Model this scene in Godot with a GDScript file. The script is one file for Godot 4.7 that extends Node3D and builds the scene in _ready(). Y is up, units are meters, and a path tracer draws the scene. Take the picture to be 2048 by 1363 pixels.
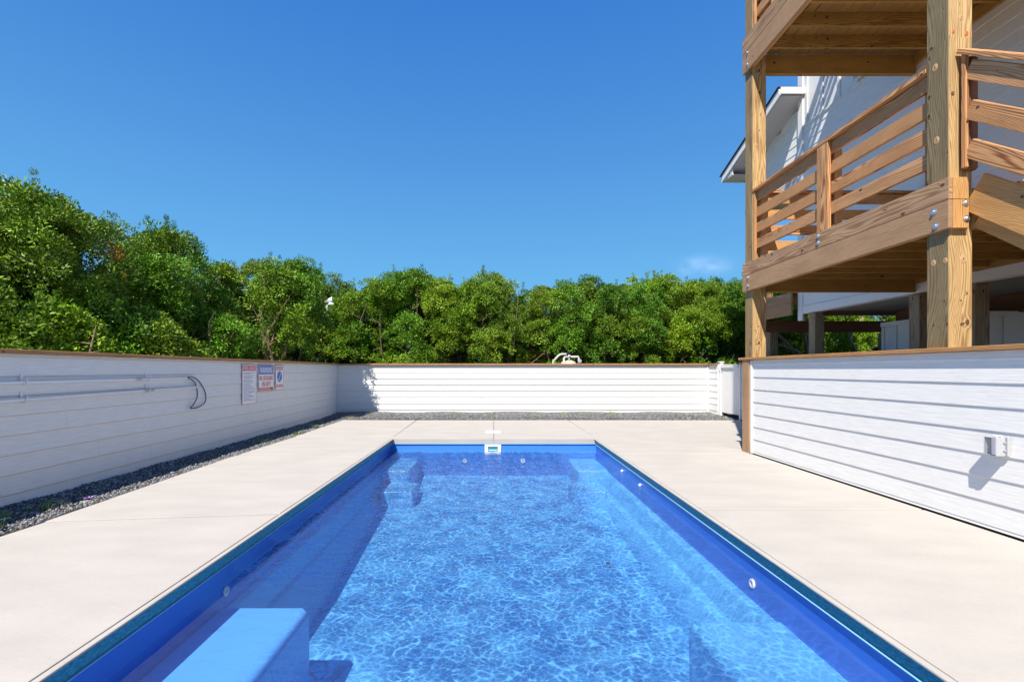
extends Node3D
# x right, y up; Z in the comments and arguments is the distance ahead of the camera (-z)

const SUN := Vector3(0.32, -1.0, -0.69)
const EYE := 1.25
var rng := RandomNumberGenerator.new()
var taken := {}
var cache := {}
var M := {}
var T := {}


func V(x: float, h: float, d: float) -> Vector3:
	return Vector3(x, h, -d)


func lin(r: float, g: float, b: float) -> Color:
	return Color(r, g, b).linear_to_srgb()


# ---------------------------------------------------------------- nodes
func numbered(called: String) -> String:
	var n: int = taken.get(called, 0)
	taken[called] = n + 1
	return called if n == 0 else "%s_%03d" % [called, n]


func tag(o: Node3D, label: String, category: String, group := "", kind := "") -> Node3D:
	o.set_meta("label", label)
	if category != "":
		o.set_meta("category", category)
	if group != "":
		o.set_meta("group", group)
	if kind != "":
		o.set_meta("kind", kind)
	return o


func thing(called: String, label: String, category: String, at := Vector3.ZERO, turn := 0.0, group := "") -> Node3D:
	var o := Node3D.new()
	o.name = numbered(called)
	add_child(o, true)
	o.position = at
	o.rotation.y = turn
	return tag(o, label, category, group)


func structure(called: String) -> Node3D:
	var o := Node3D.new()
	o.name = numbered(called)
	add_child(o, true)
	o.set_meta("kind", "structure")
	return o


func obj(called: String, mesh: Mesh, material: Material, parent: Node, at := Vector3.ZERO, basis := Basis.IDENTITY) -> MeshInstance3D:
	var o := MeshInstance3D.new()
	var key := str(parent.get_instance_id()) + called
	var n: int = taken.get(key, 0)
	taken[key] = n + 1
	o.name = called if n == 0 else "%s_%03d" % [called, n]
	o.mesh = mesh
	o.material_override = material
	o.transform = Transform3D(basis, at)
	o.cast_shadow = GeometryInstance3D.SHADOW_CASTING_SETTING_ON
	parent.add_child(o, true)
	return o


func group_part(called: String, parent: Node) -> Node3D:
	var o := Node3D.new()
	var key := str(parent.get_instance_id()) + called
	var n: int = taken.get(key, 0)
	taken[key] = n + 1
	o.name = called if n == 0 else "%s_%03d" % [called, n]
	parent.add_child(o, true)
	return o


# ---------------------------------------------------------------- shapes
func put(st: SurfaceTool, p: Vector3, n: Vector3, uv: Vector2, c := Color.WHITE) -> void:
	st.set_color(c)
	st.set_normal(n)
	st.set_uv(uv)
	st.add_vertex(p)


func tri(st: SurfaceTool, a: Array, b: Array, c: Array, out: Vector3) -> void:
	# each corner is [point, normal, uv]; front faces run clockwise
	var n: Vector3 = (b[0] - a[0]).cross(c[0] - a[0])
	var order := [a, b, c] if n.dot(out) < 0.0 else [a, c, b]
	for v in order:
		put(st, v[0], v[1], v[2])


func quad(st: SurfaceTool, a: Array, b: Array, c: Array, d: Array, out: Vector3) -> void:
	tri(st, a, b, c, out)
	tri(st, a, c, d, out)


func flat_quad(st: SurfaceTool, a: Vector3, b: Vector3, c: Vector3, d: Vector3, out: Vector3, uvs := []) -> void:
	var n := (b - a).cross(c - a).normalized()
	if n.dot(out) < 0.0:
		n = -n
	var p := [a, b, c, d]
	var q := []
	for k in 4:
		q.append([p[k], n, uvs[k] if uvs else Vector2.ZERO])
	quad(st, q[0], q[1], q[2], q[3], out)


# a box with softened edges; the uv runs in metres, u along its longest side
func bevelled(size: Vector3, b := 0.004, variant := 0) -> ArrayMesh:
	var key := "box%s_%s_%d" % [size, b, variant]
	if cache.has(key):
		return cache[key]
	var st := SurfaceTool.new()
	st.begin(Mesh.PRIMITIVE_TRIANGLES)
	var h := size / 2.0
	b = minf(b, minf(h.x, minf(h.y, h.z)) * 0.8)
	var long := 0
	for k in 3:
		if size[k] > size[long]:
			long = k
	var r := RandomNumberGenerator.new()
	r.seed = hash(key)
	var off := Vector2(r.randf() * maxf(0.0, 4.1 - size[long]), r.randf() * 3.0)
	var corner := func(axis: int, s: Vector3) -> Array:
		var p := Vector3(s.x * (h.x - b), s.y * (h.y - b), s.z * (h.z - b))
		p[axis] = s[axis] * h[axis]
		var n := Vector3.ZERO
		n[axis] = s[axis]
		var others := []
		for k in 3:
			if k != axis and k != long:
				others.append(k)
		var uv := Vector2(p[long] + h[long], p[others[0]])
		if axis == long:
			uv = Vector2(p[others[0]], p[others[1]])
		return [p, n, uv + off + Vector2(0.0, 0.113 * axis + 0.071 * s[axis])]
	for a in 3:
		var e := (a + 1) % 3
		var f := (a + 2) % 3
		for s in [-1.0, 1.0]:
			var q := []
			for w in [[-1, -1], [1, -1], [1, 1], [-1, 1]]:
				var sg := Vector3.ZERO
				sg[a] = s
				sg[e] = w[0]
				sg[f] = w[1]
				q.append(corner.call(a, sg))
			var out := Vector3.ZERO
			out[a] = s
			quad(st, q[0], q[1], q[2], q[3], out)
		for sa in [-1.0, 1.0]:
			for se in [-1.0, 1.0]:
				var q := []
				var out := Vector3.ZERO
				out[a] = sa
				out[e] = se
				for w in [[a, -1.0], [a, 1.0], [e, 1.0], [e, -1.0]]:
					var sg := out
					sg[f] = w[1]
					q.append(corner.call(w[0], sg))
				quad(st, q[0], q[1], q[2], q[3], out)
	for sx in [-1.0, 1.0]:
		for sy in [-1.0, 1.0]:
			for sz in [-1.0, 1.0]:
				var s := Vector3(sx, sy, sz)
				tri(st, corner.call(0, s), corner.call(1, s), corner.call(2, s), s)
	st.index()
	cache[key] = st.commit()
	return cache[key]


# a plank between two corners (in x, height, distance)
func plank(called: String, parent: Node, x0: float, x1: float, h0: float, h1: float, d0: float, d1: float, m: Material, b := 0.004, origin := Vector3.ZERO) -> MeshInstance3D:
	var size := Vector3(absf(x1 - x0), absf(h1 - h0), absf(d1 - d0)).snapped(Vector3.ONE * 0.001)
	return obj(called, bevelled(size, b, rng.randi() % 3), m, parent, V((x0 + x1) / 2, (h0 + h1) / 2, (d0 + d1) / 2) - origin)


# a plank along a line from a to b: height along up, thickness across
func beam(called: String, parent: Node, a: Vector3, b: Vector3, height: float, thick: float, m: Material, up := Vector3.UP, bev := 0.004) -> MeshInstance3D:
	var x := (b - a).normalized()
	var z := x.cross(up).normalized()
	var y := z.cross(x).normalized()
	var size := Vector3(a.distance_to(b), height, thick).snapped(Vector3.ONE * 0.001)
	return obj(called, bevelled(size, bev, rng.randi() % 3), m, parent, (a + b) / 2.0, Basis(x, y, z))


# one lap-siding board: length along x, front towards +z, thicker at its lower edge
func lap(length: float, height: float, variant := 0, lip := 0.0145) -> ArrayMesh:
	length = snappedf(length, 0.001)
	var key := "lap%s_%s_%d_%s" % [length, height, variant, lip]
	if cache.has(key):
		return cache[key]
	var st := SurfaceTool.new()
	st.begin(Mesh.PRIMITIVE_TRIANGLES)
	var l := length / 2.0
	var off := Vector2(variant * 0.37, variant * 0.21)
	var pr := [Vector2(0.0, 0.0), Vector2(lip - 0.002, 0.0), Vector2(lip, 0.002), Vector2(0.0045, height), Vector2(0.0, height)]
	for k in 5:
		var p: Vector2 = pr[k]
		var q: Vector2 = pr[(k + 1) % 5]
		var out := Vector3(0, -(q.x - p.x), 0) + Vector3(0, 0, q.y - p.y)
		flat_quad(st, Vector3(-l, p.y, p.x), Vector3(l, p.y, p.x), Vector3(l, q.y, q.x), Vector3(-l, q.y, q.x), out,
			[Vector2(0, p.y) + off, Vector2(length, p.y) + off, Vector2(length, q.y) + off, Vector2(0, q.y) + off])
	for s in [-1.0, 1.0]:
		for k in [1, 2, 3]:
			var t := []
			for w in [0, k, k + 1]:
				t.append([Vector3(s * l, pr[w].y, pr[w].x), Vector3(s, 0, 0), Vector2(pr[w].x, pr[w].y)])
			tri(st, t[0], t[1], t[2], Vector3(s, 0, 0))
	st.index()
	cache[key] = st.commit()
	return cache[key]


# a slab with a soft upper edge over a convex outline given as [x, distance]
func slab_mesh(outline: Array, top: float, bottom: float, b := 0.006) -> ArrayMesh:
	var st := SurfaceTool.new()
	st.begin(Mesh.PRIMITIVE_TRIANGLES)
	var n := outline.size()
	var c := Vector2.ZERO
	for p in outline:
		c += Vector2(p[0], -p[1]) / n
	var outer := []
	for p in outline:
		outer.append(Vector2(p[0], -p[1]))
	var side := []
	for k in n:
		var e: Vector2 = (outer[(k + 1) % n] - outer[k]).normalized()
		var o := Vector2(e.y, -e.x)
		var middle: Vector2 = (outer[k] + outer[(k + 1) % n]) / 2.0
		side.append(o if o.dot(middle - c) > 0 else -o)
	var inner := []
	for k in n:
		var u: Vector2 = side[(k + n - 1) % n]
		var w: Vector2 = side[k]
		inner.append(outer[k] - (u + w) * b / (1.0 + u.dot(w)))
	for k in range(1, n - 1):
		var t := []
		for w in [0, k, k + 1]:
			t.append([Vector3(inner[w].x, top, inner[w].y), Vector3.UP, inner[w]])
		tri(st, t[0], t[1], t[2], Vector3.UP)
	for k in n:
		var j := (k + 1) % n
		var o := Vector3(side[k].x, 0, side[k].y)
		quad(st, [Vector3(inner[k].x, top, inner[k].y), Vector3.UP, inner[k]], [Vector3(inner[j].x, top, inner[j].y), Vector3.UP, inner[j]],
			[Vector3(outer[j].x, top - b, outer[j].y), o, outer[j]], [Vector3(outer[k].x, top - b, outer[k].y), o, outer[k]], o + Vector3.UP)
		flat_quad(st, Vector3(outer[k].x, top - b, outer[k].y), Vector3(outer[j].x, top - b, outer[j].y), Vector3(outer[j].x, bottom, outer[j].y), Vector3(outer[k].x, bottom, outer[k].y), o,
			[outer[k], outer[j], outer[j] + Vector2(0.0, 0.1), outer[k] + Vector2(0.0, 0.1)])
	st.index()
	return st.commit()


func tube(points: Array, radii: Array, sides := 8, caps := true) -> ArrayMesh:
	var st := SurfaceTool.new()
	st.begin(Mesh.PRIMITIVE_TRIANGLES)
	add_tube(st, points, radii, sides, caps)
	st.index()
	return st.commit()


func add_tube(st: SurfaceTool, points: Array, radii: Array, sides := 8, caps := true) -> void:
	var n := points.size()
	var rings := []
	var ref := Vector3.UP
	var along := 0.0
	for k in n:
		var a: Vector3 = points[maxi(k - 1, 0)]
		var c: Vector3 = points[mini(k + 1, n - 1)]
		var d := (c - a).normalized()
		if absf(d.dot(ref)) > 0.95:
			ref = Vector3.RIGHT
		var x := ref.cross(d).normalized()
		var y := d.cross(x).normalized()
		ref = y
		if k > 0:
			along += points[k].distance_to(points[k - 1])
		var ring := []
		for s in sides + 1:
			var t := TAU * s / sides
			var o := x * cos(t) + y * sin(t)
			ring.append([points[k] + o * float(radii[k]), o, Vector2(along, float(s) / sides * 0.3)])
		rings.append(ring)
	for k in n - 1:
		for s in sides:
			var out: Vector3 = rings[k][s][1] + rings[k][s + 1][1]
			quad(st, rings[k][s], rings[k + 1][s], rings[k + 1][s + 1], rings[k][s + 1], out)
	if caps:
		for e in [0, n - 1]:
			var d: Vector3 = (points[0] - points[1]) if e == 0 else (points[n - 1] - points[n - 2])
			d = d.normalized()
			for s in range(1, sides - 1):
				var t := []
				for w in [0, s, s + 1]:
					t.append([rings[e][w][0], d, Vector2.ZERO])
				tri(st, t[0], t[1], t[2], d)


func smooth(points: Array, steps := 6) -> Array:
	var out := []
	var n := points.size()
	for k in n - 1:
		for s in steps:
			out.append(points[k].cubic_interpolate(points[k + 1], points[maxi(k - 1, 0)], points[mini(k + 2, n - 1)], float(s) / steps))
	out.append(points[n - 1])
	return out


func same(value: float, n: int) -> Array:
	var a := []
	a.resize(n)
	a.fill(value)
	return a


# ---------------------------------------------------------------- textures
func noise(seed_: int, freq: float, oct := 3, kind := FastNoiseLite.TYPE_SIMPLEX_SMOOTH) -> FastNoiseLite:
	var f := FastNoiseLite.new()
	f.seed = seed_
	f.noise_type = kind
	f.frequency = freq
	f.fractal_octaves = oct
	if oct == 1:
		f.fractal_type = FastNoiseLite.FRACTAL_NONE
	return f


func picture(w: int, h: int, bytes: PackedByteArray, format: int) -> ImageTexture:
	return ImageTexture.create_from_image(Image.create_from_data(w, h, false, format, bytes))


# sawn pine, 4.1 m along by 0.3 m across: growth rings, fibre, knots
func pine(seed_: int, rings: float, sway: float, knots: int, contrast: float, curved := true) -> ImageTexture:
	var w := 1024
	var h := 256
	var n1 := noise(seed_, 0.0022, 2)
	var n2 := noise(seed_ + 1, 0.006, 3)
	var n3 := noise(seed_ + 2, 0.03, 2)
	var r := RandomNumberGenerator.new()
	r.seed = seed_
	var spots := []
	for k in knots:
		spots.append([r.randf() * w, r.randf_range(0.1, 0.9) * h, r.randf_range(4.0, 16.0)])
	var b := PackedByteArray()
	b.resize(w * h * 3)
	for y in h:
		for x in w:
			var yy := y / 256.0 - 0.5 + 0.28 * n1.get_noise_2d(x, 7.0)
			var ph := (rings * yy * yy if curved else rings * yy) + sway * n1.get_noise_2d(x * 1.3, y * 0.7 + 90.0) + 0.7 * n2.get_noise_2d(x * 0.5, y * 3.0)
			var dark := 0.0
			for s in spots:
				var dx: float = (x - s[0]) * 2.2
				var dy: float = y - s[1]
				var q: float = (dx * dx + dy * dy) / (s[2] * s[2])
				if q < 12.0:
					ph += 1.6 * exp(-q * 0.5)
					dark = maxf(dark, 1.0 - smoothstep(0.3, 1.3, q))
			var ring := 0.5 + 0.5 * sin(TAU * ph)
			ring = ring * ring * contrast
			var fib := 1.0 + 0.10 * n3.get_noise_2d(x * 0.35, y * 7.0) + 0.09 * n2.get_noise_2d(x * 1.0, y * 0.6 + 400.0)
			var k := (y * w + x) * 3
			b[k] = int(clampf((lerpf(0.98, 0.63, ring) * fib) * lerpf(1.0, 0.52, dark), 0, 1) * 255)
			b[k + 1] = int(clampf((lerpf(0.97, 0.50, ring) * fib) * lerpf(1.0, 0.42, dark), 0, 1) * 255)
			b[k + 2] = int(clampf((lerpf(0.96, 0.38, ring) * fib) * lerpf(1.0, 0.36, dark), 0, 1) * 255)
	return picture(w, h, b, Image.FORMAT_RGB8)


# grey height picture from a function of (x, y) in pixels
func heights(w: int, h: int, f: Callable) -> ImageTexture:
	var b := PackedByteArray()
	b.resize(w * h)
	for y in h:
		for x in w:
			b[y * w + x] = int(clampf(f.call(x, y), 0, 1) * 255)
	return picture(w, h, b, Image.FORMAT_L8)


func mottle(seed_: int, size: int, low: Color, high: Color, freq: float, streak := 1.0, fine := 0.25) -> ImageTexture:
	var a := noise(seed_, freq, 4)
	var c := noise(seed_ + 5, 0.12, 2)
	var b := PackedByteArray()
	b.resize(size * size * 3)
	for y in size:
		for x in size:
			var t := clampf(0.5 + 0.7 * a.get_noise_2d(x, y * streak) + fine * c.get_noise_2d(x, y * streak), 0, 1)
			var q := low.lerp(high, t)
			var k := (y * size + x) * 3
			b[k] = int(q.r * 255)
			b[k + 1] = int(q.g * 255)
			b[k + 2] = int(q.b * 255)
	return picture(size, size, b, Image.FORMAT_RGB8)


func material(color: Color, rough := 0.7, tex: Texture2D = null, scale := Vector3.ONE, bump: Texture2D = null, depth := 0.1) -> StandardMaterial3D:
	var m := StandardMaterial3D.new()
	m.albedo_color = color
	m.roughness = rough
	m.albedo_texture = tex
	m.uv1_scale = scale
	if bump:
		m.heightmap_enabled = true
		m.heightmap_texture = bump
		m.heightmap_scale = depth
	return m


func make_materials() -> void:
	T.flat = pine(11, 36.0, 2.2, 3, 1.0)
	T.edge = pine(31, 26.0, 1.3, 4, 0.7, false)
	T.post = pine(57, 22.0, 1.6, 15, 0.6)
	var n := noise(71, 0.02, 3)
	var n2 := noise(72, 0.05, 2)
	T.saw = heights(512, 128, func(x, y): return 0.5 + 0.3 * n.get_noise_2d(x * 5.0, y * 0.15) + 0.35 * n2.get_noise_2d(x * 0.15, y * 4.0))
	T.siding = heights(512, 256, func(x, y): return 0.5 + 0.5 * n.get_noise_2d(x * 0.35 + 2.0 * n2.get_noise_2d(x * 0.1, y * 0.3) * 6.0, y * 2.6) + 0.2 * n2.get_noise_2d(x * 0.4, y * 3.0))
	T.concrete = mottle(81, 1024, Color(0.945, 0.937, 0.925), Color(1.0, 0.99, 0.975), 0.006, 2.2, 0.3)
	var n4 := noise(83, 0.25, 2)
	var n5 := noise(84, 0.05, 2)
	T.broom = heights(512, 512, func(x, y): return 0.5 + 0.35 * n4.get_noise_2d(x * 0.35, y * 1.4) + 0.3 * n5.get_noise_2d(x, y))
	T.soil = mottle(91, 512, Color(0.42, 0.36, 0.28), Color(0.72, 0.66, 0.55), 0.02)
	T.dust = mottle(92, 512, Color(0.5, 0.5, 0.52), Color(0.95, 0.95, 0.96), 0.09)
	T.paint = mottle(95, 512, Color(0.95, 0.95, 0.95), Color(1, 1, 1), 0.008, 3.0, 0.1)
	T.bark = mottle(97, 256, Color(0.55, 0.5, 0.45), Color(1, 0.97, 0.92), 0.05, 0.25)
	var ws := Vector3(1 / 4.1, 1 / 0.3, 1)
	var wood := func(r, g, b, tex, rough := 0.72): return material(lin(r, g, b), rough, tex, ws, T.saw, 0.06)
	M.rail = wood.call(0.60, 0.33, 0.145, T.flat)
	M.rail_b = wood.call(0.53, 0.295, 0.13, T.edge)
	M.rail_c = wood.call(0.57, 0.32, 0.15, T.post)
	M.rim = wood.call(0.46, 0.30, 0.17, T.edge)
	M.rim_b = wood.call(0.44, 0.285, 0.165, T.post)
	M.fresh = wood.call(0.62, 0.36, 0.13, T.edge)
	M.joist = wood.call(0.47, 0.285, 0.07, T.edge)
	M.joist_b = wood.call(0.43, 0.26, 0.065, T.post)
	M.decking = wood.call(0.48, 0.31, 0.10, T.edge)
	M.post = wood.call(0.53, 0.375, 0.175, T.post)
	M.grey_post = wood.call(0.36, 0.30, 0.20, T.post)
	M.cap = wood.call(0.50, 0.275, 0.11, T.edge)
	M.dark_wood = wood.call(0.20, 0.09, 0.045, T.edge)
	M.white = material(lin(0.79, 0.79, 0.78), 0.55, T.paint, Vector3(0.8, 2.0, 1), T.siding, 0.05)
	M.siding = material(lin(0.77, 0.77, 0.762), 0.55, T.paint, Vector3(0.85, 3.0, 1), T.siding, 0.08)
	M.trim = material(lin(0.74, 0.74, 0.735), 0.5)
	M.soffit = material(lin(0.52, 0.52, 0.52), 0.6)
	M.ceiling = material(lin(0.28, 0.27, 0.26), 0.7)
	M.shingle = material(lin(0.035, 0.037, 0.042), 0.9, T.dust, Vector3(2, 2, 1))
	M.concrete = material(lin(0.412, 0.397, 0.375), 0.85, T.concrete, Vector3(0.19, 0.19, 1), T.broom, 0.10)
	M.edge = material(lin(0.42, 0.40, 0.37), 0.9, T.dust, Vector3(2, 2, 1), T.broom, 0.3)
	M.soil = material(lin(0.36, 0.31, 0.25), 0.95, T.soil, Vector3(0.5, 0.5, 1))
	M.grit = material(lin(0.12, 0.125, 0.13), 0.95, T.dust, Vector3(6, 6, 1), T.broom, 0.8)
	M.bark = material(lin(0.26, 0.19, 0.13), 0.9, T.bark, Vector3(3, 3, 1))
	M.pale_bark = material(lin(0.40, 0.32, 0.23), 0.9, T.bark, Vector3(3, 3, 1))
	M.steel = material(lin(0.62, 0.63, 0.65), 0.35)
	M.steel.metallic = 0.9
	M.shell = material(lin(0.027, 0.118, 0.52), 0.25)
	M.shell.metallic_specular = 0.5
	M.step = material(lin(0.075, 0.29, 0.72), 0.3)
	M.pool_floor = material(lin(0.088, 0.37, 0.72), 0.4)  # same fibreglass as shell, lightened to hold the light focused through the water
	M.teal = material(lin(0.02, 0.44, 0.60), 0.4, T.dust, Vector3(0.6, 2, 1))
	M.bead = material(lin(0.22, 0.50, 0.72), 0.5)
	M.plastic = material(lin(0.78, 0.78, 0.76), 0.35)
	M.dark_plastic = material(lin(0.02, 0.02, 0.025), 0.35)
	M.pvc = material(lin(0.46, 0.46, 0.43), 0.4)
	M.lid = material(lin(0.60, 0.585, 0.56), 0.5)
	M.seam_tan = material(lin(0.58, 0.535, 0.47), 0.8)
	M.tank = material(lin(0.48, 0.43, 0.34), 0.5)
	M.aluminium = material(lin(0.76, 0.77, 0.79), 0.4)
	M.aluminium.metallic = 0.15
	M.hose = material(lin(0.01, 0.035, 0.10), 0.4)
	M.red = material(lin(0.55, 0.02, 0.025), 0.5)
	M.blue = material(lin(0.02, 0.12, 0.50), 0.5)
	M.sign_white = material(lin(0.78, 0.78, 0.80), 0.45)
	M.grey = material(lin(0.35, 0.37, 0.42), 0.5)
	M.dark_grey = material(lin(0.10, 0.11, 0.13), 0.4)
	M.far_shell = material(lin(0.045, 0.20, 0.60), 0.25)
	M.box_grey = material(lin(0.40, 0.41, 0.43), 0.4)
	M.knot_pale = material(lin(0.48, 0.29, 0.15), 0.8)
	M.knot_dark = material(lin(0.13, 0.065, 0.03), 0.8)
	M.knot_rust = material(lin(0.52, 0.17, 0.03), 0.8)
	M.black = material(lin(0.012, 0.012, 0.014), 0.6)


# ---------------------------------------------------------------- start
func _ready() -> void:
	rng.seed = 2024
	var cam := Camera3D.new()
	cam.name = "camera"
	cam.projection = Camera3D.PROJECTION_FRUSTUM
	cam.near = 0.05
	cam.far = 2000.0
	cam.size = 0.05 * 2.0 * 681.5 / 950.0
	cam.frustum_offset = Vector2(36.5 / 950.0, 58.5 / 950.0) * 0.05
	cam.position = Vector3(0, EYE, 0)
	add_child(cam)
	cam.current = true

	var env := Environment.new()
	env.background_mode = Environment.BG_SKY
	var sky := Sky.new()
	var sm := ProceduralSkyMaterial.new()
	sm.sky_top_color = Color(0.105, 0.315, 0.60)
	sm.sky_horizon_color = Color(0.38, 0.62, 0.76)
	sm.sky_curve = 0.28
	sm.ground_bottom_color = Color(0.30, 0.27, 0.22)
	sm.ground_horizon_color = Color(0.50, 0.60, 0.66)
	sm.sun_angle_max = 12.0
	sm.sun_curve = 0.1
	sm.sky_energy_multiplier = 1.0
	sm.sky_cover = cloud_cover()
	sky.sky_material = sm
	env.sky = sky
	env.tonemap_mode = Environment.TONE_MAPPER_LINEAR
	env.tonemap_exposure = 1.9
	env.sdfgi_enabled = true
	env.ssao_enabled = true
	env.ssil_enabled = true
	var we := WorldEnvironment.new()
	we.name = "world"
	we.environment = env
	add_child(we)

	var sun := DirectionalLight3D.new()
	sun.name = "sun"
	sun.light_energy = 1.45
	sun.light_color = Color(1.0, 0.965, 0.91)
	sun.light_angular_distance = 0.53
	sun.shadow_enabled = true
	add_child(sun)
	sun.look_at_from_position(-SUN.normalized() * 50.0, Vector3.ZERO)

	make_materials()
	build_ground()
	build_deck_and_pool()
	build_walls()
	build_house()
	build_timber_deck()
	build_staircase()
	build_trees()
	build_wall_things()
	build_small_things()


func cloud_cover() -> ImageTexture:
	# one faint wisp of cloud low ahead to the right; the rest of the cover is clear
	var w := 2048
	var h := 1024
	var im := Image.create(w, h, false, Image.FORMAT_RGBAF)
	var n := noise(5, 0.035, 4)
	# direction of the wisp: 0.445 right and 0.22 up for each unit ahead
	for y in range(400, 470):
		for x in range(0, w):
			var pitch := (0.5 - (y + 0.5) / h) * PI
			var yaw := wrapf((x + 0.5) / w * TAU, -PI, PI)  # ahead is the picture's left edge
			var a := tan(yaw)
			var e := tan(pitch) / maxf(cos(yaw), 0.01)
			if absf(yaw) > 1.2:
				continue
			var q := pow((a - 0.447) / 0.040, 2) + pow((e - 0.222) / 0.015, 2)
			var q2 := pow((a - 0.408) / 0.018, 2) + pow((e - 0.212) / 0.010, 2)
			var s := maxf(exp(-q), 0.6 * exp(-q2)) * clampf(0.65 + 0.9 * n.get_noise_2d(x * 1.4, y * 2.2), 0.0, 1.0)
			if s > 0.01:
				im.set_pixel(x, y, Color(0.62, 0.56, 0.60, clampf(s * 0.24, 0, 1)))
	return ImageTexture.create_from_image(im)


# ---------------------------------------------------------------- ground, deck, pool
func sheet(st: SurfaceTool, x0: float, x1: float, d0: float, d1: float, h: float) -> void:
	flat_quad(st, V(x0, h, d0), V(x1, h, d0), V(x1, h, d1), V(x0, h, d1), Vector3.UP,
		[Vector2(x0, -d0), Vector2(x1, -d0), Vector2(x1, -d1), Vector2(x0, -d1)])


func build_ground() -> void:
	var st := SurfaceTool.new()
	st.begin(Mesh.PRIMITIVE_TRIANGLES)
	for a in [[-700.0, -2.3], [-2.3, 2.3], [2.3, 700.0]]:
		for b in [[-700.0, 0.9], [0.9, 9.1], [9.1, 700.0]]:
			if not (a[0] == -2.3 and b[0] == 0.9):
				sheet(st, a[0], a[1], b[0], b[1], -0.10)
	var g := obj("ground", st.commit(), M.soil, self)
	g.set_meta("kind", "structure")

	# gravel: a bed that rises against the walls, and loose stones on it
	var bed := structure("gravel_bed")
	bed.add_child(gravel_sheet(-4.47, -3.72, -1.0, 13.6, true), true)
	bed.add_child(gravel_sheet(-4.47, 6.5, 11.8, 13.6, false), true)
	gravel_stones()


func gravel_height(x: float, d: float) -> float:
	var h := -0.012
	h = maxf(h, 0.012 * smoothstep(-3.85, -4.40, x) - 0.012)
	h = maxf(h, 0.060 * smoothstep(12.1, 13.5, d) - 0.012)
	return h + 0.012 * sin(x * 3.1 + d * 2.3) * smoothstep(-0.012, 0.02, h) + 0.005 * sin(d * 7.0 + x)


func gravel_sheet(x0: float, x1: float, d0: float, d1: float, side: bool) -> MeshInstance3D:
	var st := SurfaceTool.new()
	st.begin(Mesh.PRIMITIVE_TRIANGLES)
	var nx := int((x1 - x0) / 0.08) + 1
	var nd := int((d1 - d0) / 0.12) + 1
	var lift := 0.0 if side else 0.004
	for i in nx:
		for k in nd:
			var c := []
			for w in [[0, 0], [1, 0], [1, 1], [0, 1]]:
				var x := lerpf(x0, x1, float(i + w[0]) / nx)
				var d := lerpf(d0, d1, float(k + w[1]) / nd)
				c.append(V(x, gravel_height(x, d) - lift, d))
			flat_quad(st, c[0], c[1], c[2], c[3], Vector3.UP, [Vector2(c[0].x, c[0].z), Vector2(c[1].x, c[1].z), Vector2(c[2].x, c[2].z), Vector2(c[3].x, c[3].z)])
	var o := MeshInstance3D.new()
	o.name = "side_bed" if side else "back_bed"
	o.mesh = st.commit()
	o.material_override = M.grit
	return o


func stone_mesh(seed_: int) -> ArrayMesh:
	var r := RandomNumberGenerator.new()
	r.seed = seed_
	var st := SurfaceTool.new()
	st.begin(Mesh.PRIMITIVE_TRIANGLES)
	var g := (1.0 + sqrt(5.0)) / 2.0
	var v := []
	for p in [[-1, g, 0], [1, g, 0], [-1, -g, 0], [1, -g, 0], [0, -1, g], [0, 1, g], [0, -1, -g], [0, 1, -g], [g, 0, -1], [g, 0, 1], [-g, 0, -1], [-g, 0, 1]]:
		v.append(Vector3(p[0], p[1], p[2]).normalized() * Vector3(1, 0.7, 0.85) * r.randf_range(0.72, 1.15))
	for f in [[0, 11, 5], [0, 5, 1], [0, 1, 7], [0, 7, 10], [0, 10, 11], [1, 5, 9], [5, 11, 4], [11, 10, 2], [10, 7, 6], [7, 1, 8], [3, 9, 4], [3, 4, 2], [3, 2, 6], [3, 6, 8], [3, 8, 9], [4, 9, 5], [2, 4, 11], [6, 2, 10], [8, 6, 7], [9, 8, 1]]:
		var n: Vector3 = (v[f[1]] - v[f[0]]).cross(v[f[2]] - v[f[0]]).normalized()
		var c: Vector3 = v[f[0]] + v[f[1]] + v[f[2]]
		if n.dot(c) < 0:
			n = -n
		tri(st, [v[f[0]], n, Vector2.ZERO], [v[f[1]], n, Vector2.ZERO], [v[f[2]], n, Vector2.ZERO], n)
	st.index()
	return st.commit()


func scatter(called: String, parent: Node, mesh: Mesh, m: Material, places: Array, colors: Array) -> MultiMeshInstance3D:
	var mm := MultiMesh.new()
	mm.transform_format = MultiMesh.TRANSFORM_3D
	mm.use_colors = true
	mm.mesh = mesh
	mm.instance_count = places.size()
	for k in places.size():
		mm.set_instance_transform(k, places[k])
		mm.set_instance_color(k, colors[k])
	var o := MultiMeshInstance3D.new()
	var key := str(parent.get_instance_id()) + called
	var n: int = taken.get(key, 0)
	taken[key] = n + 1
	o.name = called if n == 0 else "%s_%03d" % [called, n]
	o.multimesh = mm
	o.material_override = m
	o.set_meta("kind", "stuff")
	parent.add_child(o, true)
	return o


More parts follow.
